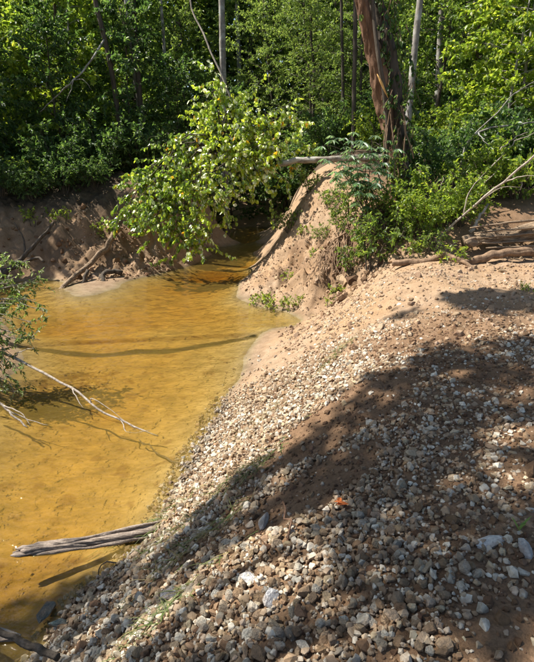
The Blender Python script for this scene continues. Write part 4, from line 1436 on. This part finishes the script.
g = np.random.default_rng(71)
n = 9000
x = g.uniform(-13, 13, n)
y = g.uniform(9, 30, n)
z = height(x, y)
m_ = soil_mask(x, y, z)
ok = g.uniform(0, 1, n) < np.clip(m_[:, 1] + .02 * (z > WATER + .05), 0, 1)
x, y, z = x[ok], y[ok], z[ok]
n = len(x)
ll = Buf()
d = g.normal(0, 1, (n, 3)) * (1, 1, .15)
L = g.uniform(.05, .11, n)
leaves(ll, np.stack([x, y, z + .012], 1), d, g.normal(0, .25, (n, 3)) + (0, 0, 1), L, L * .5, pick_tints(n, [(.20, .12, .06), (.28, .18, .09), (.13, .08, .045), (.33, .24, .14)], [.3, .3, .2, .2], .25, g))
lo = obj('leaf_litter', ll, M['litter'], kind='stuff')
tag(lo, 'brown fallen leaves covering the woodland floor', 'leaf litter')

# ------------------------------------------------------------------ the trees beyond the frame that shade the near bank
def inside(poly, x, y):
    poly = np.asarray(poly)
    c = np.zeros(len(x), bool)
    j = len(poly) - 1
    for i in range(len(poly)):
        xi, yi = poly[i]
        xj, yj = poly[j]
        hit = ((yi > y) != (yj > y)) & (x < (xj - xi) * (y - yi) / (yj - yi + 1e-12) + xi)
        c ^= hit
        j = i
    return c


g = np.random.default_rng(404)
# plan of the crowns, given as the ground they shade
SHADE = [(-3.4, 3.2), (-2.2, 2.88), (-1.6, 3.02), (-1.05, 3.1), (-.62, 3.22), (-.05, 3.40), (.52, 3.75), (1.0, 4.2), (1.5, 4.5), (2.3, 4.5), (3.4, 4.85), (5.5, 5.6), (8, 6), (8, -1.5), (-4, -1.5), (-4, 3)]
GAPS = [(-.88, 2.2, .5, .32), (-.4, 1.95, .40, .26), (.08, 2.12, .2, .16), (1.05, 1.1, .38, .2), (.15, 1.6, .2, .12), (2.6, 5.0, .3, .12)]
nc = 2300
cx, cy = g.uniform(-4, 8, nc), g.uniform(-1.5, 6.2, nc)
ok = inside(SHADE, cx, cy)
for (hx, hy, rx, ry) in GAPS:
    ok &= ((cx - hx) / (rx + .2)) ** 2 + ((cy - hy) / (ry + .16)) ** 2 > 1
cx, cy = cx[ok], cy[ok]
hgt = g.uniform(9.0, 12.5, len(cx))
ground_z = height(cx, cy)
# a looser bough dapples the far side of the path
ex, ey = g.normal(3.2, .6, 46), g.normal(5.85, .13, 46)
cx, cy, hgt = np.concatenate([cx, ex]), np.concatenate([cy, ey]), np.concatenate([hgt, g.uniform(9, 11, 46)])
ground_z = height(cx, cy)
cl = np.stack([cx, cy, ground_z], 1) + SUN[None] * ((hgt - ground_z) / SUN[2])[:, None]
trees = [((-9.2, 2.2), 'large spreading tree on the left bank shading the near gravel'), ((-4.9, -2.6), 'large tree behind the viewer shading the path and gravel')]
side_of = (cl[:, 0] > -5.6).astype(int)
for k, ((tx, ty), lab) in enumerate(trees):
    sel = cl[side_of == k]
    base = on_ground(tx, ty, -.1)
    root = thing('shade_tree', lab, 'tree', base)
    tb, lb = Buf(), Buf()
    st = path([base, base + (.1, .1, 3), base + (.0, .5, 6), np.array((sel[:, 0].mean(), sel[:, 1].mean(), 9.0)) * .4 + (base + (0, 0, 8.5)) * .6], 14)
    tube(tb, st - base, np.linspace(.26, .10, 14), 10, rough=.1)
    for c in sel[::7]:
        tube(tb, wobble(st[g.integers(9, 14)], c, 7, .05, .06, g) - base, np.linspace(.05, .012, 7), 4, cap=False)
    nl = 24
    P = np.repeat(sel, nl, 0) + g.normal(0, 1, (len(sel) * nl, 3)) * (.11, .11, .10)
    n = len(P)
    L = g.uniform(.11, .19, n)
    leaves(lb, P - base, g.normal(0, 1, (n, 3)) + (0, 0, -.2), g.normal(0, .4, (n, 3)) + SUN * 1.0, L, L * .62, pick_tints(n, GREENS, [.3, .3, .2, .2], .25, g))
    obj('trunk', tb, M['grey_bark'], root)
    obj('crown', lb, M['leaf'], root, 'stuff')
# unseen leaning trunk, added past the left edge so its shadow crosses the creek
dead_branch('added_shadow_trunk', 'unseen bare leaning trunk added to cast a shadow band across the creek', 'tree', [np.array((-9.6, 7.45, .4)), np.array((-8.2, 7.95, 1.75)), np.array((-6.6, 8.6, 3.35)), np.array((-4.75, 9.25, 5.1))], .13, .11, M['grey_bark'], 16, 9, .1)
